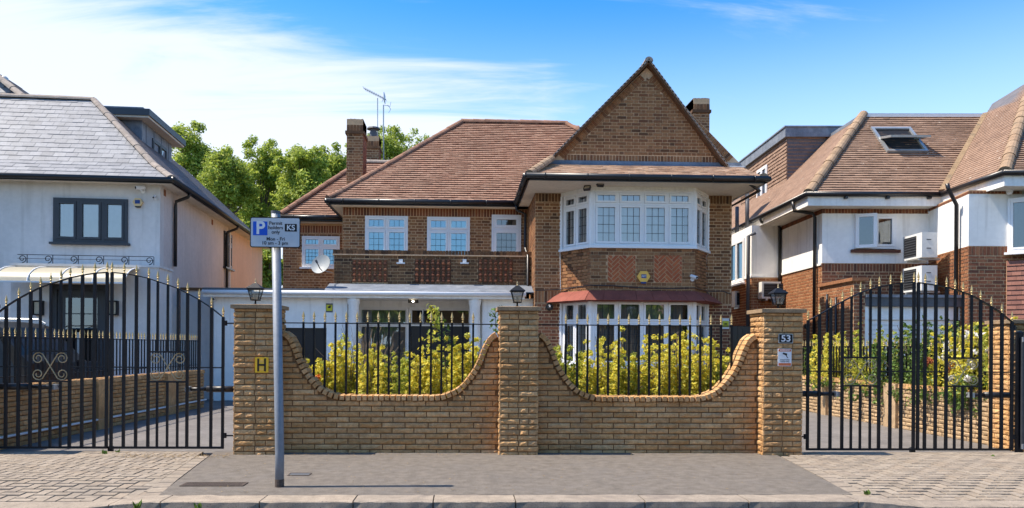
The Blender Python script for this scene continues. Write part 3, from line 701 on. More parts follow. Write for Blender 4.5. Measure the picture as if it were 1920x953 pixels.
# ------------------------------------------------------------------ signs
def text(s_, parent, m, x, y, z, size, rz=0, name='lettering', align='CENTER', bold=0., sx_=1.0):
    c = bpy.data.curves.new(name, 'FONT'); c.body = s_; c.size = size; c.align_x = align; c.align_y = 'CENTER'; c.offset = bold; c.extrude = .0002; c.materials.append(MAT[m])
    tmp = bpy.data.objects.new(name, c); me = bpy.data.meshes.new_from_object(tmp); bpy.data.objects.remove(tmp); bpy.data.curves.remove(c)
    if not me.materials: me.materials.append(MAT[m])
    o = bpy.data.objects.new(name, me)
    return link(o, parent, Matrix.Translation((x, y, z)) @ Matrix.Rotation(rz, 4, 'Z') @ Matrix.Rotation(math.pi/2, 4, 'X') @ Matrix.Diagonal((sx_, 1, 1, 1)))
pb = gr(524, 913); YS = pb.y-.055
ps = thing('parking_sign', 'grey steel post with a parking permit sign plate on the pavement', 'sign', (pb.x, pb.y, 0))
tx = at(517, 396, pb.y)
lean = (tx.x-pb.x)/tx.z
MB().tube([(pb.x, pb.y, -.05), (pb.x, pb.y, .3), (tx.x, pb.y, tx.z-.02)], .0395, 14).build('post', 'steel', ps, smooth=True)
MB().tube([(tx.x, pb.y, tx.z-.022), (tx.x+.0003, pb.y, tx.z)], .041, 14).build('post_cap', 'grey_plastic', ps)
MB().tube([(pb.x, pb.y, .0), (pb.x+.0003, pb.y, .07)], .0405, 14).build('foot_wear', 'iron_cover', ps)
a, b = at(469, 407, YS), at(563, 465, YS); sx0, sx1, sz0, sz1 = a.x, b.x, b.z, a.z
def rrect(x0, x1, z0, z1, y, r=.02, n=5):
    p = []
    for cx_, cz_, a0 in ((x1-r, z1-r, 0), (x0+r, z1-r, 90), (x0+r, z0+r, 180), (x1-r, z0+r, 270)):
        p += [(cx_+r*math.cos(R(a0+90*k/n)), y, cz_+r*math.sin(R(a0+90*k/n))) for k in range(n+1)]
    return p
pl_ = MB().prism(rrect(sx0, sx1, sz0, sz1, YS), (0, .004, 0)).build('plate_edge', 'ink', ps)
MB().prism(rrect(sx0+.008, sx1-.008, sz0+.008, sz1-.008, YS-.0015, .014), (0, .001, 0)).build('plate_face', 'sign_face', ps)
MB().box(pb.x-.05, pb.x+.05, YS+.005, pb.y+.045, sz0+.05, sz0+.07).box(pb.x-.05, pb.x+.05, YS+.005, pb.y+.045, sz1-.07, sz1-.05).build('clamp', 'steel', ps)
sw, sh = sx1-sx0, sz1-sz0
U_ = lambda u: sx0+sw*u
V_ = lambda v: sz1-sh*v
yb = YS-.003
bl = MB().box(U_(.06), U_(.345), yb, yb+.001, V_(.60), V_(.145)).build('blue_panel', 'sign_blue', ps)
text('P', bl, 'sign_white', U_(.205), yb-.001, V_(.375), .155, bold=.004)
kp = MB().box(U_(.69), U_(.93), yb, yb+.001, V_(.465), V_(.215)).build('black_panel', 'ink', ps)
text('KS', kp, 'sign_white', U_(.81), yb-.001, V_(.345), .066, bold=.0015)
for s_, u, v, z_ in (('Permit', .51, .20, .043), ('holders', .51, .345, .043), ('only', .51, .49, .043), ('Mon - Fri', .51, .72, .043), ('10 am - 3 pm', .495, .855, .043)):
    text(s_, ps, 'ink', U_(u), yb, V_(v), z_, bold=.0006)
def plate_thing(name, label, cat, px0, py0, px1, py1, Y, m, th_=.006, border=None):
    a, b = at(px0, py0, Y), at(px1, py1, Y); t = thing(name, label, cat, ((a.x+b.x)/2, Y, b.z))
    MB().prism(rrect(a.x, b.x, b.z, a.z, Y, .008, 3), (0, th_+.03, 0)).build('plate', m, t)
    return t, a.x, b.x, b.z, a.z
YPL = YP-.012
t, x0, x1, z0, z1 = plate_thing('hydrant_plate', 'yellow hydrant plate with a black H on the pier by the sign post', 'sign', 478, 670, 503, 699, YPL, 'yellow')
w_ = x1-x0; h_ = z1-z0; mb = MB(); yy = YPL-.003
mb.box(x0+.18*w_, x0+.31*w_, yy, yy+.003, z0+.08*h_, z1-.08*h_).box(x0+.69*w_, x0+.82*w_, yy, yy+.003, z0+.08*h_, z1-.08*h_).box(x0+.31*w_, x0+.69*w_, yy, yy+.003, z0+.44*h_, z0+.56*h_)
mb.build('letter_h', 'ink', t)
MB().box(x0+.36*w_, x0+.64*w_, yy+.001, yy+.003, z0+.64*h_, z0+.84*h_).build('upper_number_tile', 'alarm_yellow', t)
MB().box(x0+.36*w_, x0+.64*w_, yy+.001, yy+.003, z0+.14*h_, z0+.36*h_).build('lower_number_tile', 'alarm_yellow', t)
t, x0, x1, z0, z1 = plate_thing('house_number_plate', 'small black plate with the white number 53 on the pier', 'number plate', 1460, 626, 1487, 644, YPL, 'zinc')
MB().prism(rrect(x0+.008, x1-.008, z0+.008, z1-.008, YPL-.002, .006, 3), (0, .002, 0)).build('plate_face', 'ink', t)
text('53', t, 'sign_white', (x0+x1)/2, YPL-.004, (z0+z1)/2-.002, .105, bold=.002, sx_=1.15)
t, x0, x1, z0, z1 = plate_thing('camera_warning_sign', 'white warning sign with a black camera picture below the number 53', 'sign', 1459, 654, 1484, 687, YPL, 'sign_white')
w_ = x1-x0; h_ = z1-z0; yy = YPL-.002
MB().box(x0+.04*w_, x1-.04*w_, yy, yy+.002, z1-.16*h_, z1-.03*h_).build('red_band', 'sign_red', t)
MB().box(x0+.04*w_, x1-.04*w_, yy, yy+.002, z0+.03*h_, z0+.18*h_).build('red_band', 'sign_red', t)
text('WARNING', t, 'sign_white', (x0+x1)/2, yy-.001, z1-.095*h_, .024, bold=.0004)
c = MB(); c.prism([(x0+.33*w_, yy, z0+.70*h_), (x0+.38*w_, yy, z0+.78*h_), (x0+.68*w_, yy, z0+.72*h_), (x0+.64*w_, yy, z0+.60*h_)], (0, .002, 0)).prism([(x0+.56*w_, yy, z0+.62*h_), (x0+.62*w_, yy, z0+.60*h_), (x0+.74*w_, yy, z0+.50*h_), (x0+.70*w_, yy, z0+.47*h_)], (0, .002, 0))
c.build('camera_picture', 'ink', t)
text('24 HOUR VIDEO', t, 'ink', (x0+x1)/2, yy, z0+.36*h_, .0155, bold=.0004); text('SURVEILLANCE', t, 'ink', (x0+x1)/2, yy, z0+.26*h_, .0155, bold=.0004)

# ------------------------------------------------------------------ gates
def interp(pts, x):
    if x <= pts[0][0]: return pts[0][1]
    for a, b in zip(pts, pts[1:]):
        if x <= b[0]: return a[1]+(b[1]-a[1])*(x-a[0])/(b[0]-a[0])
    return pts[-1][1]
def spiral(cx_, cz_, r, sgn, zs, turns=1.35, n=16):
    return [(cx_+sgn*r*(1-.72*q/n)*math.cos(q/n*turns*6.283), cz_+zs*r*(1-.72*q/n)*math.sin(q/n*turns*6.283)) for q in range(n+1)]
def gate(xs, arch, zb, dec, zdt, zdb, zm, y, label, hinge_x, ram=None):
    x0, x1 = min(xs), max(xs); t = thing('gate_leaf', label, 'gate', ((x0+x1)/2, y, 0), 'arched iron gate leaves'); bt = .030
    rail = MB(); N_ = 22; P = [x0+(x1-x0)*q/N_ for q in range(N_+1)]
    for a, b in zip(P, P[1:]): rail.bar((a, y, arch(a)), (b+.001, y, arch(b)), .012, .034)
    rail.build('arched_top_rail', 'black_iron', t)
    MB().box(x0-.014, x1+.014, y-.018, y+.018, zb-.012, zb+.012).build('bottom_rail', 'black_iron', t)
    d0, d1 = dec
    mr = MB()
    for a, b in ((x0, d0), (d1, x1)): mr.box(a, b, y-.016, y+.016, zm-.007, zm+.007)
    mr.build('middle_rail', 'black_iron', t)
    MB().box(d0, d1, y-.017, y+.017, zdt-.010, zdt+.010).build('panel_rail', 'black_iron', t); MB().box(d0, d1, y-.017, y+.017, zdb-.010, zdb+.010).build('panel_rail', 'black_iron', t)
    for x in xs:
        if d0+.02 < x < d1-.02:
            bar_to(t, x, y, zdt, arch(x), bt*.8); bar_to(t, x, y, zb, zdb, bt*.8, False)
        else: bar_to(t, x, y, zb, arch(x), bt)
    mb = MB(); cx_, cz_ = (d0+d1)/2, (zdt+zdb)/2; w2, h2 = (d1-d0)/2-.018, (zdt-zdb)/2-.012; r = min(w2*.34, h2*.48)
    for sx_ in (-1, 1):
        for sz_ in (-1, 1):
            sp = spiral(cx_+sx_*(w2-r), cz_+sz_*(h2-r), r, -sx_ if False else sx_, sz_, 1.35)
            sp = [(cx_+sx_*(w2-r)+r*(1-.7*q/16)*sx_*math.cos(math.pi*.75-q/16*1.45*6.283), cz_+sz_*(h2-r)+r*(1-.7*q/16)*sz_*math.sin(math.pi*.75-q/16*1.45*6.283)) for q in range(17)]
            mb.tube([(cx_, y, cz_)]+[(a, y, b) for a, b in sp], .0065, 5)
    mb.build('scrollwork', 'gold_dull', t)
    s_ = 1 if hinge_x > (x0+x1)/2 else -1; xe = x1 if s_ > 0 else x0
    for z_ in (.16, arch(xe)-.10): MB().lathe((xe+s_*.03, y, z_), [(.018, 0), (.018, .06)], 8).box(min(xe, hinge_x), max(xe, hinge_x), y-.008, y+.008, z_+.02, z_+.036).build('hinge', 'black_iron', t)
    if ram is not None:
        rz_, L = ram; r_ = thing('gate_ram', label.replace('gate leaf', 'gate opener arm on the leaf'), 'gate opener', (hinge_x, y+.09, rz_), 'black gate opener arms')
        MB().tube([(hinge_x-s_*.02, y+.09, rz_), (hinge_x-s_*L*.62, y+.09, rz_)], .038, 10).build('housing', 'black_plastic', r_, smooth=True)
        MB().tube([(hinge_x-s_*L*.60, y+.09, rz_), (hinge_x-s_*L, y+.085, rz_-.004)], .024, 8).build('piston', 'black_plastic', r_, smooth=True)
        MB().box(min(hinge_x-s_*L, hinge_x-s_*(L-.05)), max(hinge_x-s_*L, hinge_x-s_*(L-.05)), y+.02, y+.11, rz_-.03, rz_+.03).build('bracket', 'zinc', r_)
    return t
YG = 8.96
gx = lambda px, py=700: at(px, py, YG).x
RL = [209, 232, 255, 278, 295, 314, 333, 351, 373, 396, 418]
ar1 = [(gx(a, b), at(a, b, YG).z) for a, b in ((209, 511), (232, 513), (255, 517), (278, 522), (295, 528), (314, 534), (333, 541), (351, 550), (373, 562), (396, 577), (418, 595))]
xc = gx(204.5)
A1 = lambda x: interp(ar1, x); A1m = lambda x: interp(ar1, 2*xc-x)
xsr = [gx(p) for p in RL]; zz = lambda py, px=300: at(px, py, YG).z
gate(xsr, A1, .045, (gx(278), gx(351)), zz(660), zz(716), zz(689), YG, 'left driveway arched gate leaf beside the hydrant plate pier', xa0-.03, (zz(730), .62))
gate([2*xc-x for x in xsr], A1m, .045, (2*xc-gx(351), 2*xc-gx(278)), zz(660), zz(716), zz(689), YG, 'left driveway arched gate leaf cut off by the photo edge', 2*xc-xa0+.03, (zz(727), .86))
LL = [1514.5, 1536, 1557, 1579, 1596, 1613, 1631.5, 1648, 1669, 1689.5, 1713]; RR_ = [1721, 1734, 1754, 1774, 1790, 1805, 1821, 1838, 1858, 1878, 1897]
ar2 = [(gx(a, b), at(a, b, YG).z) for a, b in ((1514, 602), (1536, 590), (1557, 578), (1579, 566), (1596, 557), (1613, 549), (1631, 543), (1648, 538), (1669, 534), (1689, 531), (1713, 530))]
ar3 = [(gx(a, b), at(a, b, YG).z) for a, b in ((1721, 530), (1734, 532), (1754, 535), (1774, 539), (1790, 543), (1805, 548), (1821, 554), (1838, 563), (1858, 575), (1878, 588), (1897, 604))]
zr_ = lambda py, px=1700: at(px, py, YG).z
gate([gx(p) for p in LL], lambda x: interp(ar2, x), .035, (gx(1579), gx(1648)), zr_(671), zr_(724), zr_(697), YG, 'right driveway arched gate leaf beside the number 53 pier', xc1+.03, (zr_(740), .56))
gate([gx(p) for p in RR_], lambda x: interp(ar3, x), .035, (gx(1774), gx(1838)), zr_(671), zr_(724), zr_(697), YG, 'right driveway arched gate leaf nearest the right photo edge', gx(1903)+.02, (zr_(741), .56))
# posts
def post(x, y, w_, z1, label, m='black_iron'):
    t = thing('gate_post', label, 'post', (x, y, 0)); MB().box(x-w_/2, x+w_/2, y-w_/2, y+w_/2, -.05, z1).build('shaft', m, t); MB().lathe((x, y, z1), [(w_/2+.004, 0), (w_/2+.004, .012), (.004, .03)], sq=True).build('post_cap', m, t)
post(xa0-.038, 8.98, .055, at(433, 603, 8.98).z, 'black steel gate post against the hydrant plate pier')
post(at(1911, 700, 8.98).x, 8.98, .06, at(1911, 625, 8.98).z, 'black steel gate post at the right edge of the photo')
post(at(203, 848, YG).x, YG+.06, .05, .035, 'short floor stop under the middle of the left gate')
post(at(1716, 850, YG).x, YG+.06, .05, .03, 'short floor stop under the middle of the right gate')
# neighbour pier and dark gate at the right edge
x0 = at(1899, 620, 9.25).x
pier(x0, x0+.5, 9.25, 9.7, 'stone capped brick pier at the right photo edge behind the gate post', 1.60)
t = thing('panel_gate', 'dark boarded gate at the very right edge of the photo', 'gate', (x0+.6, 8.9, 0))
xg0 = at(1914, 700, 8.93).x
for k in range(6): MB().box(xg0+k*.11, xg0+k*.11+.106, 8.90, 8.93, .05, 1.42).build('board', 'anthracite', t)
MB().box(xg0-.01, xg0+.7, 8.88, 8.899, 1.36, 1.42).box(xg0-.01, xg0+.7, 8.88, 8.899, .05, .11).build('gate_frame', 'steel', t)

# ------------------------------------------------------------------ driveway boundary walls with fences
def boundary(A, B, zA, zB, side, label, fence_label, m, nb, mj='walling_joint', copm='walling'):
    A, B = Vector((*A, 0)), Vector((*B, 0)); d = (B-A); L = d.length; d.normalize(); n = Vector((d.y, -d.x, 0))*side
    t = thing('boundary_wall', label, 'wall', tuple(A)); h = min(zA, zB)
    core = MB().obox(A-Vector((0, 0, .15))-n*.2, d*L, n*.2, (0, 0, h+.15-.075)).build('wall_core', mj, t)
    ct = 0
    rects = lay(L, h-.075+.10, .0645, (0, [.265]), (-.1325, [.265]), .008, (), .05)
    O = A+Vector((0, 0, -.10))+n*.001
    rects.sort(key=lambda r: ((O+d*r[0])-CAM).length); rest = MB()
    for i, (a, b, v0, v1) in enumerate(rects):
        p = O+d*a+Vector((0, 0, v0)); dd = .028*random.uniform(.8, 1.2); M = Matrix(((d.x*(b-a), 0, n.x*dd, p.x), (d.y*(b-a), 0, n.y*dd, p.y), (0, v1-v0, n.z*dd, p.z), (0, 0, 0, 1)))
        me = rock_box(m, 1 if b-a > .16 else 0)
        if i < 300: place('brick', me, core, M)
        else: rest.add([M @ v.co for v in me.vertices], [tuple(q.vertices) for q in me.polygons])
    if rest.v: rest.build('brickwork', m, core, kind='stuff')
    k = int(L/.075); cm = unit_box(copm)
    for i in range(k):
        p = A+d*(L*i/k+.004)+Vector((0, 0, h-.07))-n*.215; M = Matrix(((d.x*(L/k-.008), n.x*.25, 0, p.x), (d.y*(L/k-.008), n.y*.25, 0, p.y), (0, 0, .07*random.uniform(.93, 1.05), p.z), (0, 0, 0, 1)))
        place('coping_brick', cm, t, M)
    for f_ in (.36, .72):
        q = A+d*(L*f_); MB().obox(q-Vector((0, 0, .1))+n*.0, d*.34, n*.075, (0, 0, h+.1-.006)).build('buttress', m, t)
    ft = thing('iron_fence', fence_label, 'fence', tuple(A), 'spear topped fences on the driveway walls'); c_ = -n*.1
    zt = h+.61
    for z_ in (zt-.02, h+.10): MB().obox(A+c_+Vector((0, 0, z_))-n*.016, d*L, n*.032, (0, 0, .012)).build('fence_rail', 'black_iron', ft)
    for i in range(nb):
        p = A+d*(L*(i+.5)/nb)+c_; bar_to(ft, p.x, p.y, h+.02, zt, .018, True, .92)
    return t, A, d, n, L, h
BL = boundary((-5.62, 9.0), (-5.36, 15.6), .82, .74, 1, 'shaded brick boundary wall along the left driveway', 'black fence with gold spear tips on the left driveway wall', 'walling', 62)
t, A, d, n, L, h = BL
q = [A+d*(L*k/8)+n*.06+Vector((0, 0, .13-.12*k/8*0)) for k in range(9)]
o = MB().tube(q, .016, 6).build('cable_conduit', 'cam_white', None); tag(o, 'white conduit running along the foot of the left driveway wall', 'conduit')
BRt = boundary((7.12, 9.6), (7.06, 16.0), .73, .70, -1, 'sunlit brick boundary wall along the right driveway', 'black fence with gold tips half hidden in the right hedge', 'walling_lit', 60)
# ================================================================== MAIN HOUSE
def ray_plane(px, py, P0, Nn):
    d = at(px, py, 10.)-CAM; return CAM+d*((Vector(P0)-CAM).dot(Vector(Nn))/d.dot(Vector(Nn)))
def roof_plane(parent, pts, m, gauge=.1, tw=.165, th=.014, M=None, name='roof_slope', tiles='tiles', holes_px=None, jit=.5, under='slate_side'):
    P = [Vector(p) for p in pts]; U = (P[1]-P[0]).normalized(); Nn = (P[1]-P[0]).cross(P[2]-P[0]).normalized()
    if Nn.z < 0: Nn = -Nn
    V = Nn.cross(U)
    if V.z < 0: V = -V
    o = MB(M).prism([p-Nn*.05 for p in P], Nn*.046).build(name, under, parent)
    uv = [((p-P[0]).dot(U), (p-P[0]).dot(V)) for p in P]
    if tiles: tile_field(P[0], U, V, uv, gauge, tw, th, jit, M).build(tiles, m, o, kind='stuff')
    return o
def wall_core(parent, mb, m='mortar', name='wall'): return mb.build(name, m, parent)
HK = 'main'
HS = thing('brick_house', 'brown brick house with a tiled gable, two storey bay window and balcony', 'house', (1.5, 17.15, 0))
YW, YBY, YR, YPA, YL = 17.15, 16.35, 19.2, 18.0, 21.4
ZE = 4.80
X0, X1 = 1.621, 6.211
bl, bfl, bfr, br = Vector((2.235, YW, 0)), Vector((2.783, YBY, 0)), Vector((5.098, YBY, 0)), Vector((5.648, YW, 0))
zs0, zs1 = at(1020, 568, YW).z, at(1020, 545, YW).z
# wing front strips and left flank
for xa, xb in ((X0, bl.x+.03), (br.x-.03, X1)):
    c = wall_core(HS, MB().box(xa+.004, xb, YW+.004, YW+.3, -.1, ZE))
    Wd = xb-xa; O = (xa, YW+.004, 0)
    emit_bricks(HK, c, 'brick', O, (1, 0, 0), (0, 0, 1), (0, -1, 0), [r for r in lay(Wd, ZE-.20, .075, *FLEM, .016, [(-1, 9, -1, zs1)])], .008)
    emit_bricks(HK, c, 'brick_red', O, (1, 0, 0), (0, 0, 1), (0, -1, 0), lay(Wd, zs0, .075, *FLEM, .016), .008)
    for z0_, z1_ in ((zs0, zs1), (ZE-.2, ZE)):
        emit_bricks(HK, c, 'brick' if z0_ < 3 else 'brick_dark', (xa, YW+.004, z0_), (1, 0, 0), (0, 0, 1), (0, -1, 0), lay(Wd, z1_-z0_, z1_-z0_, *SOLD, .016), .008)
c = wall_core(HS, MB().box(X0+.004, X0+.3, YW+.301, YR+.05, -.1, ZE).box(X0+.0045, X0+.29, YW+.0045, YW+.301, -.1, ZE-.001))
emit_bricks(HK, c, 'brick', (X0+.004, YR, 0), (0, -1, 0), (0, 0, 1), (-1, 0, 0), lay(YR-YW, ZE, .075, *FLEM, .016, [(-1, 9, -1, 2.2)]), .008)
wall_core(HS, MB().box(X1-.3, X1-.004, YW+.301, 26, -.1, ZE).box(X0, X1, 25.8, 26, -.1, ZE))
# bay: solid brick apron under the upper windows, plinth under the lower ones
def bay_prism(z0, z1, inset):
    c_ = Vector((3.94, 17.6, 0)); k = inset
    P = [bl+Vector((k*.8, 0, 0)), bfl+Vector((k*.55, k, 0)), bfr+Vector((-k*.55, k, 0)), br+Vector((-k*.8, 0, 0))]
    return MB().prism([(p.x, p.y+(.25 if i in (0, 3) else 0), z0) for i, p in enumerate(P)], (0, 0, z1-z0))
ZS0, ZS1 = at(1200, 549, YBY).z, 3.445
bay = bay_prism(ZS0-.1, ZS1, .004).build('bay_apron', 'mortar', HS)
bay2 = bay_prism(-.1, .80, .004).build('bay_plinth', 'mortar', HS)
def facet(key, core, A, B, z0, z1, m, holes=(), bond=FLEM, inset=.004):
    d = (B-A); L = d.length; d.normalize(); n = Vector((d.y, -d.x, 0))
    emit_bricks(key, core, m, (A.x, A.y, z0), d, (0, 0, 1), n, lay(L, z1-z0, .075, *bond, .010, holes), .008, base=-inset)
    return d, n, L
# herringbone panels
def ppx(px, py): p = at(px, py, YBY); return p.x, p.z
hp = []
for a, b in (((1140, 479), (1191, 529)), ((1227, 479), (1278, 530))):
    (hx0, hz1), (hx1, hz0) = ppx(*a), ppx(*b); hp.append((hx0, hx1, hz0, hz1))
    reg = [(hx0, hz0), (hx1, hz0), (hx1, hz1), (hx0, hz1)]; s2 = math.sqrt(.5); Lb, wb = .223, .075; cx_ = (hx0+hx1)/2
    for r in range(-12, 14):
        for k in range(-4, 6):
            ox, oy = r*wb+k*2*Lb, r*wb
            for (x, y, w_, h_) in ((ox, oy, Lb, wb), (ox+Lb, oy-Lb+wb, wb, Lb)):
                rect = [(x+.009, y+.009), (x+w_-.009, y+.009), (x+w_-.009, y+h_-.009), (x+.009, y+h_-.009)]
                rot = [(cx_+(p[0]-p[1])*s2-.5, hz0+(p[0]+p[1])*s2-.3) for p in rect]
                cp = cpoly(rot, reg)
                if cp and area2(cp) > .0008: emit_poly(HK, bay, 'terracotta', [(p[0], YBY+.003, p[1]) for p in cp], (0, -.010, 0))
hs_ = [(a-.012-bfl.x, b+.012-bfl.x, c_-.012-ZS0, d_+.012-ZS0) for a, b, c_, d_ in hp]
facet(HK, bay, bfl, bfr, ZS0, ZS1, 'brick', hs_); facet(HK, bay, bl, bfl, ZS0, ZS1, 'brick'); facet(HK, bay, bfr, br, ZS0, ZS1, 'brick')
for A, B in ((bl, bfl), (bfl, bfr), (bfr, br)): facet(HK, bay2, A, B, -.05, .80, 'brick_red')
# windows of the bay
ZU0, ZU1 = 3.50, 4.716
ZL0, ZL1 = .86, at(1200, 563, YBY).z
for z0_, z1_, fr_, cm, lab in ((ZU0, ZU1, .757, (3, 4), 'upper'), (ZL0, ZL1, .66, (3, 4), 'lower')):
    for A, B, nc in ((bl, bfl, 2), (bfl, bfr, 4), (bfr, br, 2)):
        d = B-A; L = d.length; rz = math.atan2(d.y, d.x); pad = .05
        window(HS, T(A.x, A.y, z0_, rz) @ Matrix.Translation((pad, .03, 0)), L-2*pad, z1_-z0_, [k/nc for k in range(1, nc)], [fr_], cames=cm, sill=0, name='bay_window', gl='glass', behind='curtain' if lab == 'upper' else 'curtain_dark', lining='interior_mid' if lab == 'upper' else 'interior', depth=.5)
    for p in (bl, bfl, bfr, br): MB().lathe((p.x, p.y+.045, z0_), [(.062, 0), (.062, z1_-z0_)], 8).build('corner_post', 'upvc', HS)
def bay_band(z0, z1, o, m, name, o2=None):
    def off(k): return [bl+Vector((-k*1.25, 0, 0)), bfl+Vector((-k*.6, -k, 0)), bfr+Vector((k*.6, -k, 0)), br+Vector((k*1.25, 0, 0))]
    mb = MB(); P, Q = off(o), off(o if o2 is None else o2)
    I = [bl+Vector((.12, .1, 0)), bfl+Vector((.08, .14, 0)), bfr+Vector((-.08, .14, 0)), br+Vector((-.12, .1, 0))]
    for i in range(3):
        a, b, c_, d_ = P[i], P[i+1], Q[i], Q[i+1]; e, f = I[i], I[i+1]
        mb.add([(a.x, a.y, z0), (b.x, b.y, z0), (d_.x, d_.y, z1), (c_.x, c_.y, z1), (e.x, e.y, z0), (f.x, f.y, z0), (f.x, f.y, z1), (e.x, e.y, z1)], [(0, 1, 2, 3), (4, 5, 1, 0), (3, 2, 6, 7), (0, 3, 7, 4), (1, 5, 6, 2)])
    return mb.build(name, m, HS)
bay_band(ZS1, ZU0-.001, .055, 'upvc', 'bay_sill')
bay_band(.80, ZL0-.001, .055, 'upvc', 'bay_sill')
bay_band(ZU1+.001, ZE+.03, .015, 'paint_white', 'bay_head')
bay_band(ZL1+.001, ZL1+.07, .03, 'paint_white', 'bay_head')
# red tiled canopy over the lower windows: two courses
zc0, zc1 = at(1180, 563, 16.1).z, ZS0+.03
can = bay_band(zc0-.02, zc1, .25, 'tile_canopy', 'canopy_base', .01)
def cn(k, z): return [Vector((bl.x-k*1.25, YW, z)), Vector((bfl.x-k*.6, YBY-k, z)), Vector((bfr.x+k*.6, YBY-k, z)), Vector((br.x+k*1.25, YW, z))]
for lo, hi in (((.275, zc0-.015), (.13, (zc0+zc1)/2+.02)), ((.15, (zc0+zc1)/2), (.01, zc1))):
    A, B = cn(*lo), cn(*hi)
    for i in range(3):
        n = 7 if i == 1 else 2
        for q in range(n):
            a, b, c_, d_ = A[i].lerp(A[i+1], q/n), A[i].lerp(A[i+1], (q+1)/n-.003), B[i].lerp(B[i+1], (q+1)/n-.003), B[i].lerp(B[i+1], q/n); nn = (b-a).cross(d_-a).normalized()*.014
            MB().prism([a+nn*.3, b+nn*.3, c_+nn*.2, d_+nn*.2], nn).build('canopy_tile', 'tile_canopy', can)
# gable wall
GA, GB, GC = (1.985, 5.55), (6.40, 5.55), (4.195, 7.74)
gw = MB().prism([(GA[0], YW+.004, GA[1]), (GB[0], YW+.004, GB[1]), (GC[0], YW+.004, GC[1])], (0, .25, 0)).build('gable_wall', 'mortar_pale', HS)
bw = .165; hb = .16; k = math.hypot(GC[0]-GA[0], GC[1]-GA[1])/(GC[1]-GA[1])*bw
inA, inB = (GA[0]+k+hb*(GC[0]-GA[0])/(GC[1]-GA[1]), GA[1]+hb), (GB[0]-k-hb*(GB[0]-GC[0])/(GC[1]-GB[1]), GB[1]+hb)
inC = (GC[0], GC[1]-math.hypot(GC[0]-GA[0], GC[1]-GA[1])/(GC[0]-GA[0])*bw)
for a, b, v0, v1 in lay(GB[0]-GA[0], 2.2, .075, *FLEM, .016):
    p = cpoly([(GA[0]+a, inA[1]+v0), (GA[0]+b, inA[1]+v0), (GA[0]+b, inA[1]+v1), (GA[0]+a, inA[1]+v1)], [inA, inB, inC])
    if p and area2(p) > .0012: emit_poly(HK, gw, 'brick', [(x, YW+.003, z) for x, z in p], (0, -.010, 0))
emit_bricks(HK, gw, 'brick', (inA[0]-.1, YW+.004, GA[1]+.006), (1, 0, 0), (0, 0, 1), (0, -1, 0), lay(inB[0]-inA[0]+.2, hb-.012, hb-.012, *SOLD, .016), .009)
for s_, A_ in ((1, GA), (-1, GB)):
    d = Vector((GC[0]-A_[0], 0, GC[1]-A_[1])); L = d.length; d.normalize(); n = Vector((-d.z, 0, d.x))*(-s_ if False else 1)
    n = Vector((d.z, 0, -d.x)) if s_ > 0 else Vector((-d.z, 0, d.x))
    N_ = int(L/.075)
    for i in range(N_-1):
        a0, a1 = L*i/N_+.005, L*(i+1)/N_-.005; O = Vector((A_[0], YW+.003, A_[1]))
        q = [O+d*a0+n*.012, O+d*a1+n*.012, O+d*a1+n*(bw-.006), O+d*a0+n*(bw-.006)]
        q = [p for p in q]
        if min(p.z for p in q) < 5.56: continue
        if s_*(GC[0]-max(p.x*s_ for p in q)*s_) < 0: continue
        emit_poly(HK, gw, 'brick', q, (0, -.011, 0))
# wing roof
RX, RZ_, EXL, EXR, YF, YGU = 4.197, 7.86, 1.338, 6.444, 16.98, 15.78
EZ = 4.93; YMG = 18.84
def zl(x): return EZ+(x-EXL)*(RZ_-EZ)/(RX-EXL)
vx = 1.97
roof_plane(HS, [(EXL, 26.2, EZ), (EXL, YGU, EZ), (vx, YF, zl(vx)), (RX, YF, RZ_), (RX, 26.2, RZ_)], 'tile_red', .105, .17)
zr2 = lambda x: EZ+(EXR-x)*(RZ_-EZ)/(EXR-RX)
roof_plane(HS, [(EXR, YGU, EZ), (EXR, 26.2, EZ), (RX, 26.2, RZ_), (RX, YF, RZ_), (6.42, YF, zr2(6.42))], 'tile_red', .105, .17)
roof_plane(HS, [(EXL, YGU, EZ-.02), (EXR, YGU, EZ-.02), (6.40, YW-.03, 5.47), (1.99, YW-.03, 5.47)], 'tile_skirt', .10, .17, .011, jit=.9, name='skirt_roof')
MB().prism([(1.93, YW-.03, 5.46), (6.45, YW-.03, 5.46), (6.40, YW-.012, 5.565), (1.98, YW-.012, 5.565)], (0, .008, 0)).build('lead_flashing', 'lead', HS)
MB().prism([(1.90, YW-.17, 5.415), (6.48, YW-.17, 5.415), (6.45, YW-.03, 5.475), (1.93, YW-.03, 5.475)], (0, -.002, .012)).build('lead_apron', 'lead', HS)
# verge: stacked tile edges and undercloak on each rake
for s_, xe in ((1, vx), (-1, 6.42)):
    A, B = Vector((xe, YF, zl(vx) if s_ > 0 else zr2(6.42))), Vector((RX, YF, RZ_)); d = B-A; L = d.length; d.normalize(); n = Vector((-d.z, 0, d.x)) if s_ > 0 else Vector((d.z, 0, -d.x))
    if n.z < 0: n = -n
    mb = MB(); mb.obox(A+Vector((0, -.004, 0))-n*.055, d*L, (0, .2, 0), n*.04); mb.build('verge_undercloak', 'brick_dark', HS)
    N_ = int(L/.105); vt = MB()
    for i in range(N_+1):
        q = A+d*(L*i/(N_+1)); tilt = n*.012
        vt.add([q-n*.012+Vector((0, -.03, 0)), q+d*.15-n*.016+Vector((0, -.03, 0)), q+d*.15+n*.006+Vector((0, -.03, 0)), q+n*.024+Vector((0, -.03, 0))]+[p+Vector((0, .24, 0)) for p in (q-n*.012, q+d*.15-n*.016, q+d*.15+n*.006, q+n*.024)], [(0, 1, 2, 3), (3, 2, 6, 7), (0, 3, 7, 4), (0, 4, 5, 1)])
    vt.build('verge_tiles', 'ridge_grey', HS, kind='stuff')
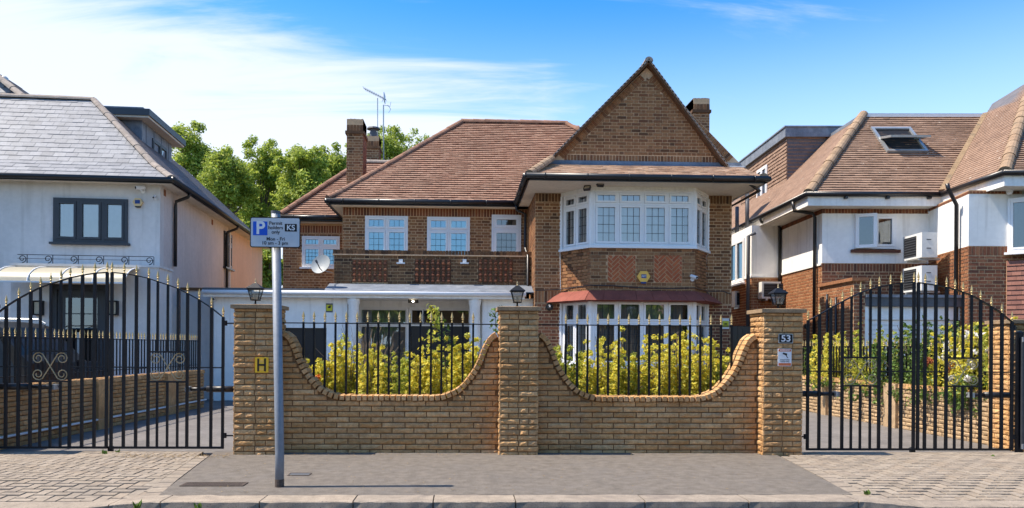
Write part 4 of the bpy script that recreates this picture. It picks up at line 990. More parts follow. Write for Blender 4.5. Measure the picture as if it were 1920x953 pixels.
ridge_run(HS, (RX, YF-.03, RZ_-.035), (RX, 26, RZ_-.035), .10, .40, 'ridge_grey')
for A, B in (((EXL+.03, YGU+.02, EZ-.02), (vx, YF-.05, zl(vx)-.06)), ((EXR-.03, YGU+.02, EZ-.02), (6.42, YF-.05, zr2(6.42)-.06))): ridge_run(HS, A, B, .11, .22, 'ridge_buff', 'hip_tile')
# main roof
KM = 1.0
PN = (0, -KM, 1); P0 = (0, YMG, EZ)
rl, rr = ray_plane(868, 229, P0, PN), ray_plane(1060, 231, P0, PN); rz = (rl.z+rr.z)/2; ry = YMG+(rz-EZ)/KM
EL = -3.40
roof_plane(HS, [(EL, YMG, EZ), (4.2, YMG, EZ), (4.2, ry-.4, rz-.4), (rr.x, ry, rz), (rl.x, ry, rz)], 'tile_red', .10, .165, .028, name='main_roof_slope', jit=.5)
roof_plane(HS, [(EL, 2*ry-YMG, EZ), (EL, YMG, EZ), (rl.x, ry, rz)], 'tile_red', .10, .165, name='main_roof_slope')
roof_plane(HS, [(6.4, 2*ry-YMG, EZ), (EL, 2*ry-YMG, EZ), (rl.x, ry, rz), (rr.x, ry, rz)], 'tile_red', tiles=None, name='main_roof_slope')
roof_plane(HS, [(6.4, YMG, EZ), (6.4, 2*ry-YMG, EZ), (rr.x, ry, rz)], 'tile_red', tiles=None, name='main_roof_slope')
hipc = [(EL-.02, YMG-.02, EZ-.0), (EL+.30, YMG+.27, EZ+.24), (rl.x, ry, rz-.01)]
ridge_run(HS, hipc[0], hipc[1], .095, .2, 'ridge_red', 'hip_tile'); ridge_run(HS, hipc[1], hipc[2], .10, .32, 'ridge_red', 'hip_tile')
ridge_run(HS, (rl.x-.05, ry, rz-.03), (rr.x+.05, ry, rz-.03), .115, .36, 'ridge_red'); ridge_run(HS, (rr.x, ry, rz-.02), (rr.x+1.4, ry-1.2, rz-1.15), .10, .32, 'ridge_red', 'hip_tile')
# recessed wall above the balcony
c = wall_core(HS, MB().box(-3.11, X0-.001, YR+.004, YR+.25, 1.2, ZE))
ops = []
for px0, px1, py0, lay_ in ((685, 765, 405, 'w'), (801, 881, 407, 'w'), (922, 977, 403, 'd')):
    a, b = at(px0, py0, YR), at(px1, py0, YR); ops.append((a.x, b.x, 3.42 if lay_ == 'w' else 2.6, a.z, lay_))
holes = [(a+3.11, b+3.11, z0_-1.2, z1_-1.2) for a, b, z0_, z1_, _ in ops]
emit_bricks(HK, c, 'brick', (-3.11, YR+.004, 1.2), (1, 0, 0), (0, 0, 1), (0, -1, 0), lay(X0+3.11, ZE-.22-1.2, .075, *FLEM, .016, holes+[(-1, 9, -1, 1.3)]), .008)
emit_bricks(HK, c, 'brick_red', (-3.11, YR+.004, ZE-.22), (1, 0, 0), (0, 0, 1), (0, -1, 0), lay(X0+3.11, .215, .215, *SOLD, .016, [(h[0], h[1], 0, h[3]-(ZE-.22-1.2)) for h in holes if h[3] > ZE-.22-1.2+.05]), .008)
for a, b, z0_, z1_, k in ops:
    if k == 'w': window(HS, T(a, YR-.03, z0_), b-a, z1_-z0_, [.5], [.70], cames=(3, 4), gl='sky_tint_glass', behind=None, depth=.5)
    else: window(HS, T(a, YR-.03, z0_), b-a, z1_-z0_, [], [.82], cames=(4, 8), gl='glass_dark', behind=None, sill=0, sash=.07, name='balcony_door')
wall_core(HS, MB().box(-3.11, -2.86, YR+.251, 24, 1.2, ZE))
# far left brick wall with a small window
xl0 = at(531, 500, YL).x
c = wall_core(HS, MB().box(xl0, -3.0, YL+.004, YL+.25, 1.2, ZE))
a, b = at(567, 443, YL), at(637, 502, YL)
hl = [(a.x-xl0, b.x-xl0, b.z-1.2, a.z-1.2)]
emit_bricks(HK, c, 'brick', (xl0, YL+.004, 1.2), (1, 0, 0), (0, 0, 1), (0, -1, 0), lay(-3.0-xl0, ZE-.35-1.2, .075, *FLEM, .016, hl+[(-1, 9, -1, 1.1)]), .008)
emit_bricks(HK, c, 'brick_red', (xl0, YL+.004, ZE-.35), (1, 0, 0), (0, 0, 1), (0, -1, 0), lay(-3.0-xl0, .22, .22, *SOLD, .016), .008)
window(HS, T(a.x, YL-.03, b.z), b.x-a.x, a.z-b.z, [.5], [.66], cames=(4, 4), gl='sky_tint_glass', behind='curtain_dark')
wall_core(HS, MB().box(xl0, xl0+.25, YL+.251, 28, 1.2, ZE))
YLG = YL-.30
PN2, P2 = (0, -1, 1), (0, YLG, EZ-.03)
rl2 = ray_plane(656, 319, P2, PN2)
el2 = at(527, 408, YLG).x; rz2 = rl2.z+.02
roof_plane(HS, [(el2, YLG, EZ-.03), (-1.5, YLG, EZ-.03), (-1.0, rl2.y+.3, rz2+.3), (rl2.x+.3, rl2.y+.3, rz2+.3)], 'tile_red', .10, .165, .028, jit=.5, name='side_roof_slope')
roof_plane(HS, [(el2, YLG+8, EZ-.03), (el2, YLG, EZ-.03), (rl2.x+.3, rl2.y+.3, rz2+.3)], 'tile_red', tiles=None, name='side_roof_slope')
ridge_run(HS, (el2, YLG-.02, EZ-.02), (rl2.x+.3, rl2.y+.3, rz2+.29), .10, .32, 'ridge_red', 'hip_tile')
ridge_run(HS, (rl2.x+.3, rl2.y+.3, rz2+.27), (-1.6, rl2.y+.3, rz2+.27), .11, .36, 'ridge_grey')
# soffits, fascias, gutters
so_ = MB(); so_.quad((EXL, YGU+.02, ZE), (EXR, YGU+.02, ZE), (EXR, YW, ZE), (EXL, YW, ZE)); so_.quad((EXL, YW, ZE), (X0, YW, ZE), (X0, YR, ZE), (EXL, YR, ZE)); so_.quad((X1, YW, ZE), (EXR, YW, ZE), (EXR, 26, ZE), (X1, 26, ZE))
so_.quad((EL, YMG, ZE), (X0, YMG, ZE), (X0, YR, ZE), (EL, YR, ZE)); so_.quad((EL, YR, ZE), (-3.11, YR, ZE), (-3.11, 24, ZE), (EL, 24, ZE)); so_.quad((el2, YLG, ZE-.08), (-3.0, YLG, ZE-.08), (-3.0, YL, ZE-.08), (el2, YL, ZE-.08))
so_.build('soffit', 'soffit', HS)
fa = MB(); gu = MB()
def eave(path, z):
    for a, b in zip(path, path[1:]):
        a, b = Vector((*a, z)), Vector((*b, z)); d = (b-a); L = d.length; d.normalize(); n = Vector((d.y, -d.x, 0)); fa.obox(a-Vector((0, 0, .13)), d*L, -n*.03, (0, 0, .13))
        gu.tube([a+n*.055-d*.04-Vector((0, 0, .04)), b+n*.055+d*.04-Vector((0, 0, .04))], .062, 9)
        for q in range(int(L/.9)+1): c_ = a+d*(.35+.9*q)+n*.055-Vector((0, 0, .04)); (c_-a).length < L and gu.tube([c_-d*.015, c_+d*.015], .069, 9)
eave([(EL, 24), (EL, YMG), (EXL, YMG), (EXL, YGU), (EXR, YGU), (EXR, 24)], EZ-.01)
eave([(el2, YLG), (-3.2, YLG)], EZ-.05)
fa.build('fascia_board', 'black_gloss', HS); gu.build('gutter', 'black_gloss', HS, smooth=True)
# balcony parapet
zp1 = at(810, 470, YPA).z; zp0 = at(810, 535, YPA).z; pxl = -3.12
par = MB().box(pxl, X0-.002, YPA+.004, YPA+.22, zp0-.2, zp1-.13).build('balcony_parapet', 'mortar', HS)
ph = []
for a, b in ((660, 727), (777, 846), (896, 962)):
    p, q = at(a, 486, YPA), at(b, 530, YPA); ph.append((p.x, q.x, q.z, p.z))
emit_bricks(HK, par, 'brick_dark', (pxl, YPA+.004, zp0-.2), (1, 0, 0), (0, 0, 1), (0, -1, 0), lay(X0-pxl, zp1-.13-zp0+.2, .075, *FLEM, .011, [(a-pxl, b-pxl, c_-zp0+.2, d_-zp0+.2) for a, b, c_, d_ in ph]), .012)
emit_bricks(HK, par, 'brick', (pxl+.004, YPA+.22, zp0-.2), (0, -1, 0), (0, 0, 1), (-1, 0, 0), lay(.216, zp1-.13-zp0+.2, .075, *FLEM, .016), .008)
MB().box(pxl-.03, X0-.003, YPA-.035, YPA+.25, zp1-.131, zp1-.105).build('coping_tile_course', 'mortar_pale', par)
for i in range(62):
    a = pxl-.02+i*(X0-pxl+.015)/62; b = pxl-.02+(i+1)*(X0-pxl+.015)/62
    MB().box(a+.004, b-.004, YPA-.02-random.uniform(0, .008), YPA+.235, zp1-.105, zp1-random.uniform(0, .008)).build('coping_brick', 'brick_dark', par)
for a, b, z0_, z1_ in ph:
    pn = MB().box(a, b, YPA+.0, YPA+.0035, z0_, z1_).build('tile_screen', 'brick_dark', par); n = 7; w_ = (b-a)/n; r_ = 8
    for i in range(n):
        mb = MB()
        for j in range(r_):
            z = z0_+(z1_-z0_)*j/r_; hh = (z1_-z0_)/r_; s_ = .30 if j % 2 else .42
            mb.lathe((a+w_*(i+.5), YPA+.006, z+.004), [(w_*s_*.7, 0), (w_*s_, hh*.3), (w_*s_, hh*.6), (w_*s_*.75, hh-.008)], 6)
        mb.build('tile_column', 'brick_red', pn)
for px in (752, 871):
    p = at(px, 494, YPA); t = thing('wall_light', 'small white wall light on the balcony parapet nearest the %s' % ('satellite dish' if px < 800 else 'bay window'), 'wall light', (p.x, YPA, p.z), 'white lights on the balcony parapet')
    MB().box(p.x-.10, p.x+.10, YPA-.11, YPA-.012, p.z-.02, p.z+.012).build('ledge', 'cam_white', t); MB().box(p.x-.045, p.x+.045, YPA-.09, YPA-.012, p.z+.013, p.z+.09).build('lamp_body', 'cam_white', t)
# porch and white garage below the balcony
YFA = 17.28
zf1, zf0 = at(700, 546, YFA).z, at(700, 559, YFA).z; xf0, xf1 = at(383, 548, YFA).x, at(984, 552, YFA).x
MB().prism([(pxl-.1, YPA+.003, zp0+.02), (X0-.004, YPA+.003, zp0+.02), (X0-.004, YFA-.02, zf1+.01), (pxl-.1, YFA-.02, zf1+.01)], (0, 0, -.02)).build('lead_roof', 'lead', HS)
MB().box(xf0-.03, pxl-.101, YFA-.05, 21.3, zf1-.01, zf1+.045).build('flat_roof_edge', 'grey_plastic', HS)
MB().box(xf0-.02, xf1, YFA-.03, YFA+.0, zf0, zf1-.012).build('porch_fascia', 'paint_white', HS)
MB().tube([(xf0-.02, YFA-.075, zf1-.055), (xf1+.02, YFA-.075, zf1-.055)], .05, 9).build('porch_gutter', 'upvc', HS, smooth=True)
MB().quad((xf0, YFA, zf0+.012), (X0, YFA, zf0+.012), (X0, 19, zf0+.012), (xf0, 19, zf0+.012)).build('porch_soffit', 'paint_white', HS)
YGW = 17.5
xg0, xg1 = at(401, 640, YGW).x, at(651, 640, YGW).x
gd0, gd1, gdz = at(532, 640, YGW).x, at(612, 640, YGW).x, at(570, 615, YGW).z
MB().box(xg0, gd0, YGW, YGW+.25, -.15, zf0+.01).box(gd1, xg1, YGW, YGW+.25, -.15, zf0+.01).box(gd0, gd1, YGW, YGW+.25, gdz, zf0+.01).box(xg0, xg0+.25, YGW+.25, 21.3, -.15, zf0+.01).box(xg1-.2, xg1, YGW+.251, 18.7, -.15, zf0+.01).build('garage_wall', 'render_white', HS)
gdo = MB().box(gd0, gd1, YGW+.12, YGW+.16, -.1, gdz).build('garage_door', 'black_gloss', HS)
for j in range(5): MB().box(gd0+.03, gd1-.03, YGW+.105, YGW+.119, .05+j*.34, .05+j*.34+.30).build('door_panel', 'black_gloss', gdo)
wxr = at(904, 640, YGW).x
MB().box(wxr, X0-.001, YGW, YGW+.2, -.15, zf0+.01).build('porch_wall', 'render_white', HS)
for px in (663, 890):
    x = at(px, 600, 17.42).x; MB().lathe((x, 17.42, -.1), [(.16, 0), (.16, .12), (.13, .16), (.122, zf0-.06), (.14, zf0-.02), (.15, zf0+.06), (.15, zf0+.108)], 20).build('porch_column', 'paint_white', HS, smooth=True)
YPB = 18.55
pxs = [at(p, 640, YPB).x for p in (672, 766, 884)]
pz1 = at(720, 576, YPB).z
MB().box(xg1-.2, X0, YPB-.02, YPB+.2, pz1, zf0+.02).box(pxs[2]+.004, X0, YPB-.02, YPB+.2, -.1, pz1).build('porch_back_wall', 'render_white', HS)
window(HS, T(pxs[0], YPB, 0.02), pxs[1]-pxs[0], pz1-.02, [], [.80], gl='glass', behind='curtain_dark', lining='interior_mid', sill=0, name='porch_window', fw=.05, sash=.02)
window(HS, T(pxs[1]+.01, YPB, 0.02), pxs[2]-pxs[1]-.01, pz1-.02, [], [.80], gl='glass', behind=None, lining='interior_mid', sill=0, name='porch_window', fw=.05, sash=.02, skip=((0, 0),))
dr = MB().box(pxs[1]+.07, pxs[2]-.06, YPB-.01, YPB+.03, .05, (pz1-.02)*.80-.02).build('front_door', 'black_gloss', HS)
for i in range(2):
    for j in range(3):
        x0_ = pxs[1]+.16+i*.62; MB().box(x0_, x0_+.5, YPB-.02, YPB-.0105, .2+j*.5, .6+j*.5).build('door_panel', 'black_gloss', dr)
p = at(775, 562, 17.9)
t = thing('porch_light', 'small lit lamp in a black box under the porch roof', 'light', (p.x, 17.9, zf0-.02))
MB().box(p.x-.12, p.x+.12, 17.83, 17.97, zf0-.07, zf0+.01).build('lamp_box', 'black_plastic', t); MB().lathe((p.x, 17.80, zf0-.055), [(.018, 0), (.026, .015), (.018, .03)], 8).build('bulb', 'lamp_glow', t)
# chimneys
def chimney(px0, px1, ytop, ybot, Y, dp, label_m, capped=True, cm='brick_dark', side=1):
    a, b = at(px0, ytop, Y), at(px1, ytop, Y); zb_ = at(px0, ybot, Y).z; zt = a.z; xa, xb = a.x, b.x
    o = MB().box(xa+.004, xb-.004, Y+.004, Y+dp, zb_, zt-.02).build('chimney', 'mortar', HS); n = int((zt-.42-zb_)/.075)
    emit_bricks(HK, o, 'brick', (xa, Y+.004, zb_), (1, 0, 0), (0, 0, 1), (0, -1, 0), lay(xb-xa, zt-.42-zb_, .075, *FLEM, .016), .008)
    if side > 0: emit_bricks(HK, o, 'brick_red', (xb-.004, Y, zb_), (0, 1, 0), (0, 0, 1), (1, 0, 0), lay(dp, zt-.42-zb_, .075, *FLEM, .016), .008)
    else: emit_bricks(HK, o, 'brick', (xa+.004, Y+dp, zb_), (0, -1, 0), (0, 0, 1), (-1, 0, 0), lay(dp, zt-.42-zb_, .075, *FLEM, .016), .008)
    MB().box(xa-.035, xb+.035, Y-.035, Y+dp+.035, zt-.42, zt-.34).build('corbel', cm, o)
    N_ = max(4, round((xb-xa)/.085))
    for i in range(N_):
        q0, q1 = xa+(xb-xa)*i/N_, xa+(xb-xa)*(i+1)/N_; MB().prism([(q0+.004, Y-.012, zt-.34), (q1-.004, Y-.012, zt-.34), (q1-.004, Y+.02, zt-random.uniform(0, .015)), (q0+.004, Y+.02, zt-random.uniform(0, .015))], (0, dp-.02, 0)).build('coping_brick', 'brick_dark', o)
    return o, xa, xb, zt
chimney(650, 681, 222, 375, 20.4, .75, '', side=1)
o, xa, xb, zt = chimney(685, 711, 254, 330, 24.0, .6, '')
MB().lathe(((xa+xb)/2, 24.3, zt-.03), [(.13, 0), (.12, .22), (.10, .24), (.10, .30), (.22, .31), (.20, .36), (.05, .40)], 12).build('chimney_cowl', 'grey_plastic', o)
chimney(1300, 1331, 183, 260, 20.6, .8, '', side=-1)
# downpipes
dp_ = MB(); p = Vector((X0-.10, YPA-.06, 0)); xd = at(992, 450, 18.6).x
dp_.tube([(EXL-.05, 18.75, EZ-.08), (EXL-.03, 18.75, 4.70), (X0-.09, 18.8, 4.60), (X0-.09, 18.8, 3.75), (X0-.09, 17.93, 3.45), (X0-.09, 17.93, 0)], .036, 8); dp_.build('downpipe', 'black_gloss', HS, smooth=True)
dp_ = MB(); dp_.tube([(EXR-.3, YGU-.1+.3, EZ-.09), (EXR+.02, YGU+.4, 4.72), (X1+.08, YW+.6, 4.60), (X1+.08, YW+.6, 0)], .036, 8).build('downpipe', 'black_gloss', HS, smooth=True)
# ------------------------------------------------------------------ things fixed to the house
p = at(603, 497, 17.6)
t = thing('satellite_dish', 'grey oval satellite dish beside the balcony parapet', 'satellite dish', (p.x, p.y, p.z-.25)); Rm = Matrix.Translation((p.x, 17.6, p.z)) @ Matrix.Rotation(R(-20), 4, 'Z') @ Matrix.Rotation(R(68), 4, 'X') @ Matrix.Rotation(R(25), 4, 'Z')
mb = MB(Rm); prof = [(.245*k/7, .055*(k/7)**2) for k in range(1, 8)]
for off in (0, -.008):
    mb.lathe((0, 0, off), prof, 20)
mb.f = [f for f in mb.f if len(f) == 4]; mb.add([(0.245/7*math.cos(a*.314), .245/7*math.sin(a*.314), .0011) for a in range(20)], [tuple(range(20))])
mb.build('reflector', 'dish', t, smooth=True)
MB().tube([Rm @ Vector((0, -.20, .06)), Rm @ Vector((0, -.20, .16)), Rm @ Vector((0, -.06, .26))], .011, 6).build('feed_arm', 'black_plastic', t); MB().tube([Rm @ Vector((0, -.09, .24)), Rm @ Vector((0, -.03, .29))], .026, 8).build('receiver', 'grey_plastic', t)
MB().tube([Rm @ Vector((0, 0, -.01)), (p.x+.06, 17.85, p.z-.12), (pxl-.01, YPA+.1, p.z-.14)], .014, 6).build('wall_bracket', 'zinc', t)
ya = 24.6
def mast(px, y0, y1): a = at(px, y0, ya); b = at(px, y1, ya); return a, b
t = thing('tv_aerial', 'tall thin television aerial with a horizontal comb boom above the chimney', 'aerial', tuple(mast(708, 195, 330)[1]))
a, b = mast(708, 184, 330); MB().tube([b, a], .016, 6).build('mast', 'zinc', t)
q0, q1 = at(682, 166, ya), at(724, 187, ya); MB().tube([q0, q1], .011, 5).build('boom', 'zinc', t)
el = MB()
for k in range(12): c_ = q0.lerp(q1, (k+.5)/12); el.tube([c_+Vector((-.03, -.22, 0)), c_+Vector((.03, .22, 0))], .006, 4)
el.build('rods', 'zinc', t); mb = MB(); c_ = at(721, 184, ya); mb.box(c_.x-.01, c_.x+.01, ya-.2, ya+.2, c_.z-.13, c_.z+.13); mb.build('reflector', 'zinc', t)
t = thing('tv_aerial', 'shorter television aerial with hooked dipoles, nearer the roof ridge', 'aerial', tuple(mast(720, 195, 330)[1])); a, b = mast(719, 197, 325)
MB().tube([b, a], .022, 6).build('mast', 'zinc', t); c_ = a
MB().tube([c_, c_+Vector((.22, 0, -.04)), c_+Vector((.24, 0, .1))], .009, 5).tube([c_+Vector((.14, 0, 0)), c_+Vector((.24, 0, -.14)), c_+Vector((.17, 0, -.25))], .009, 5).tube([c_+Vector((-.05, 0, .1)), c_+Vector((.05, 0, .32))], .008, 5).build('dipoles', 'zinc', t)
def hexbox(px, py, Y, r, label, m, txt, M=None, dark=True):
    p = at(px, py, Y); t = thing('alarm_box', label, 'alarm box', (p.x, Y, p.z))
    hx = [(p.x+r*1.08*math.cos(R(60*k)), Y, p.z+r*math.sin(R(60*k))) for k in range(6)]; MB().prism(hx, (0, -.06, 0)).build('case', m, t)
    MB().box(p.x-.055, p.x+.055, Y-.064, Y-.061, p.z-.035, p.z+.045).build('badge', 'sign_navy', t)
    if txt: text(txt, t, 'sign_white', p.x, Y-.066, p.z+.005, .05, bold=.001)
    MB().prism([(p.x-.06, Y-.01, p.z-r*.86), (p.x+.06, Y-.01, p.z-r*.86), (p.x+.045, Y-.01, p.z-r*1.15), (p.x-.045, Y-.01, p.z-r*1.15)], (0, -.045, 0)).build('strobe', 'sign_navy' if dark else 'black_plastic', t)
hexbox(1206, 519, YBY-.006, .135, 'yellow hexagonal alarm box between the herringbone brick panels', 'alarm_yellow', 'ADT')
def camera(px, py, Y, label, d=(-.5, -.8, -.25), k=1.0, M=None):
    p = at(px, py, Y); t = thing('security_camera', label, 'camera', (p.x, Y, p.z), 'white security cameras'); d = Vector(d).normalized(); q = p+Vector((0, -.11*k, 0))
    MB().tube([(p.x, Y, p.z-.05*k), (p.x, Y-.012, p.z-.05*k)], .045*k, 10).tube([(p.x, Y, p.z-.05*k), (p.x, Y-.1*k, p.z-.05*k), q], .014*k, 6).build('bracket', 'cam_white', t)
    MB().tube([q-d*.08*k, q+d*.09*k], .038*k, 10).build('body', 'cam_white', t, smooth=False); MB().tube([q+d*.085*k, q+d*.094*k], .028*k, 10).build('lens', 'ink', t)
camera(1298, 520, YBY-.002, 'white bullet camera on the bay apron beside the herringbone panel', (.5, -.8, -.3))
for px, py, rz_, lab in ((1101, 353, -.5, 'lower black floodlight at the top corner of the bay window'), (1125, 346, .25, 'upper black floodlight under the eaves above the bay window')):
    Yf = 16.25 if px < 1110 else 16.1; p = at(px, py, Yf); t = thing('floodlight', lab, 'floodlight', (p.x, Yf, p.z), 'black floodlights'); M = T(p.x, Yf, p.z, rz_) @ Matrix.Rotation(R(-38), 4, 'X')
    f_ = MB(M); ring(f_, -.075, .075, -.055, .055, .014, -.03, .03); f_.box(-.06, .06, .0, .03, -.04, .04); f_.build('housing', 'black_plastic', t); MB(M).quad((-.061, -.022, -.041), (.061, -.022, -.041), (.061, -.022, .041), (-.061, -.022, .041)).build('lens', 'soffit', t)
    MB().tube([(p.x, Yf+.02, p.z), (p.x, Yf+.05, ZE+.005)], .012, 5).build('stalk', 'black_plastic', t)
p = at(1030, 576, YW-.004); t = thing('wall_lamp', 'round black wall lamp on the brick pier left of the bay', 'wall lamp', (p.x, YW, p.z))
MB().tube([(p.x, YW-.002, p.z), (p.x, YW-.05, p.z)], .085, 14).build('backplate', 'black_plastic', t); MB().lathe((p.x, YW-.09, p.z-.06), [(.02, 0), (.05, .03), (.05, .09), (.02, .12)], 10).build('shade', 'black_plastic', t); MB().lathe((p.x, YW-.148, p.z-.01), [(.012, 0), (.016, .02), (.012, .04)], 6).build('bulb', 'cam_white', t)
t, x0, x1, z0, z1 = plate_thing('camera_notice', 'small yellow camera notice on the white garage wall', 'sign', 611, 569, 624, 586, YGW-.004, 'grey_plastic')
MB().box(x0+.012, x1-.012, YGW-.008, YGW-.004, z0+.035, z1-.035).build('yellow_panel', 'sign_yellow', t); MB().box(x0+.05, x1-.05, YGW-.010, YGW-.0085, z0+.1, z0+.14).box(x0+.08, x1-.03, YGW-.010, YGW-.0085, z0+.14, z0+.16).build('camera_picture', 'ink', t)
t, x0, x1, z0, z1 = plate_thing('camera_notice', 'small yellow camera notice low on the brick pier right of the bay', 'sign', 1354, 597, 1367, 617, YW-.006, 'sign_white')
MB().box(x0+.008, x1-.008, YW-.010, YW-.006, z0+.04, z1-.06).build('yellow_panel', 'sign_yellow', t); MB().box(x0+.05, x1-.05, YW-.012, YW-.0105, z0+.1, z0+.13).build('camera_picture', 'ink', t)
def cable(name, pts, r, m, label): tag(MB().tube(pts, r, 5).build(name, m, None), label, 'cable')
zc = ZS0+.045
cable('cable', [at(1003, 545, YW-.02), at(1048, 543, YW-.02), at(1070, 540, 16.9-.03), at(1108, 535, YBY-.03), at(1150, 536, YBY-.03), at(1205, 540, YBY-.03), at(1260, 541, YBY-.03), at(1303, 540, YBY-.03), at(1326, 546, YW-.1), at(1355, 546, YW-.02), at(1371, 552, YW-.02)], .010, 'black_plastic', 'black cable running along the bottom of the bay apron')
cable('cable', [at(1325, 462, YW-.12), at(1329, 475, YW-.1), at(1325, 480, YW-.06), at(1324, 545, YW-.06)], .007, 'cam_white', 'white cable hanging at the right corner of the bay')
cable('cable', [at(1050, 472, YW-.03), at(1051, 545, YW-.03)], .007, 'cam_white', 'white cable hanging at the left corner of the bay')
cable('cable', [at(1325, 548, YW-.05), at(1338, 562, YW-.04), at(1337, 575, YW-.03), at(1341, 572, YW-.02)], .008, 'grey_plastic', 'loose grey cable loop right of the red canopy')
# ================================================================== LEFT NEIGHBOUR
_o = at(300, 400, 16.7)
FL = Frame((_o.x, 16.7, 0), R(3.5)); ML = FL.M
def lray(F_, px, py, P0, Nn):
    o = F_.I @ CAM; d = F_.I.to_3x3() @ (at(px, py, 10.)-CAM); return o+d*((Vector(P0)-o).dot(Vector(Nn))/d.dot(Vector(Nn)))
def solve_y(F_, px, py, x):
    o = F_.I @ CAM; d = F_.I.to_3x3() @ (at(px, py, 10.)-CAM); t = (x-o.x)/d.x; return o+d*t
LH = thing('rendered_house', 'pale rendered house with a grey slate roof and dark door, left edge of photo', 'house', tuple(ML @ Vector((-2, 0, 0))))
OV = .34
zeL = FL.z(200, 333, -OV); XW = -9.0
yp = solve_y(FL, 430, 480, 0).y
MB(ML).box(XW, 0, 0, .25, -.2, zeL-.06).build('wall', 'render_grey', LH)
MB(ML).box(-.25, 0, .25, yp, -.2, zeL-.06).build('side_wall', 'render_warm', LH)
ybk = solve_y(FL, 492, 480, 0).y
MB(ML).box(-.25, -.002, yp, ybk, -.2, zeL-.06).box(XW, -.25, ybk-.25, ybk, -.2, zeL-.06).build('side_wall', 'render_pink', LH)
MB(ML).box(-.1, .055, yp-.16, yp-.02, -.2, zeL-.1).build('wall_pilaster', 'render_grey', LH)
# roof: flared foot then the main slope, slates laid one by one
k1, k2, yf = .72, 1.12, .25
pf = (0, -OV, zeL+.03); n1_ = (0, -k1, 1)
zf_ = zeL+.03+k1*(yf+OV)
rt = lray(FL, 176, 187, (0, yf, zf_), (0, -k2, 1)); xr, yr_, zr__ = rt.x, rt.y, rt.z
exr = .36; fx = exr-(yf+OV)
slo = [roof_plane(LH, [(XW, -OV, zeL+.03), (exr, -OV, zeL+.03), (fx, yf, zf_), (XW, yf, zf_)], 'slate', tiles=None, M=ML), roof_plane(LH, [(XW, yf, zf_), (fx, yf, zf_), (xr, yr_, zr__), (XW, yr_, zr__)], 'slate', tiles=None, M=ML)]
sm = MB(); sm.add([(.01, 0, 0), (.99, 0, 0), (.99, 0, 1), (.01, 0, 1), (.99, 1, .25), (.01, 1, .25)], [(0, 1, 2, 3), (3, 2, 4, 5), (0, 3, 5), (1, 4, 2)]); SLT = sm.mesh('slate', 'slate')
def slates(parent, O, V, poly, g_, w_, k0=0):
    V = Vector(V).normalized(); U = Vector((1, 0, 0)); Nn = U.cross(V); vmax = max(p[1] for p in poly); k = 0; nn = 0
    while (k+.3)*g_ < vmax:
        r = urange(poly, min((k+.5)*g_, vmax-.001)); hh = min(g_*1.1, vmax-k*g_)
        if r:
            u = math.floor(r[0]/w_)*w_-(w_*.5 if (k+k0) % 2 else 0)
            while u < r[1]:
                a, b = max(u, r[0]), min(u+w_, r[1])
                if b-a > .03:
                    t = .010*random.uniform(.7, 1.5); P = Vector(O)+U*a+V*(k*g_+random.uniform(-.004, .004))+Nn*.001; M = ML @ Matrix(((U.x*(b-a), V.x*hh, Nn.x*t, P.x), (U.y*(b-a), V.y*hh, Nn.y*t, P.y), (U.z*(b-a), V.z*hh, Nn.z*t, P.z), (0, 0, 0, 1)))
                    place('slate', SLT, parent, M); nn += 1
                u += w_
        k += 1
    return nn, k
XV = -5.2
V1 = Vector((0, 1, k1)); L1 = V1.length*(yf+OV); V2 = Vector((0, 1, k2)); L2 = V2.length*(yr_-yf)
_, kk = slates(slo[0], (0, -OV, zeL+.03), V1, [(XV, 0), (exr-.06, 0), (fx-.06, L1), (XV, L1)], L1/4, .255)
slates(slo[1], (0, yf, zf_), V2, [(XV, 0), (fx-.06, 0), (xr-.06, L2), (XV, L2)], L2/15, .255)
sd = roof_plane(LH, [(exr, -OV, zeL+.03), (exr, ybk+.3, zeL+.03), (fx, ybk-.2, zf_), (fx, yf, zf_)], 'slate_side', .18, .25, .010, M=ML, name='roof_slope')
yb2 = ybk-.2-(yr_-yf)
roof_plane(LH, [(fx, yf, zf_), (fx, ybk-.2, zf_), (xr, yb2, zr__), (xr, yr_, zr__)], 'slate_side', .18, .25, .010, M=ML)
ridge_run(LH, (XV, yr_, zr__-.03), (xr, yr_, zr__-.03), .10, .45, 'ridge_grey', M=ML)
ridge_run(LH, (exr-.02, -OV+.02, zeL+.03), (fx, yf, zf_-.01), .10, .34, 'ridge_grey', 'hip_tile', M=ML, flat=.7); ridge_run(LH, (fx, yf, zf_-.01), (xr, yr_, zr__-.01), .10, .42, 'ridge_grey', 'hip_tile', M=ML, flat=.7)
# taller roof rising behind at the photo edge
p0 = FL.at(42, 181, yr_+.02); p1 = FL.at(-75, 90, yr_+1.3)
roof_plane(LH, [(-6.5, yr_+.05, p0.z-.3), (p0.x+.25, yr_+.05, p0.z-.3), (p1.x, p1.y, p1.z), (-6.5, p1.y, p1.z)], 'slate', .19, .255, .01, M=ML, name='upper_roof_slope')
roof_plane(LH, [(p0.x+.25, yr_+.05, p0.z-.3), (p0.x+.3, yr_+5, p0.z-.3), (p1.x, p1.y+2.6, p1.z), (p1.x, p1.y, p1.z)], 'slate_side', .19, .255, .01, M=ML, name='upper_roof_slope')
ridge_run(LH, (p0.x, yr_+.03, p0.z-.02), (p1.x, p1.y, p1.z), .10, .42, 'ridge_grey', 'hip_tile', M=ML)
c = FL.at(8, 150, yr_+1.6); MB(ML).lathe((c.x, c.y, c.z-.35), [(.06, 0), (.06, .33), (.095, .34), (.095, .40), (.05, .44)], 12).build('flue_pipe', 'zinc', LH)
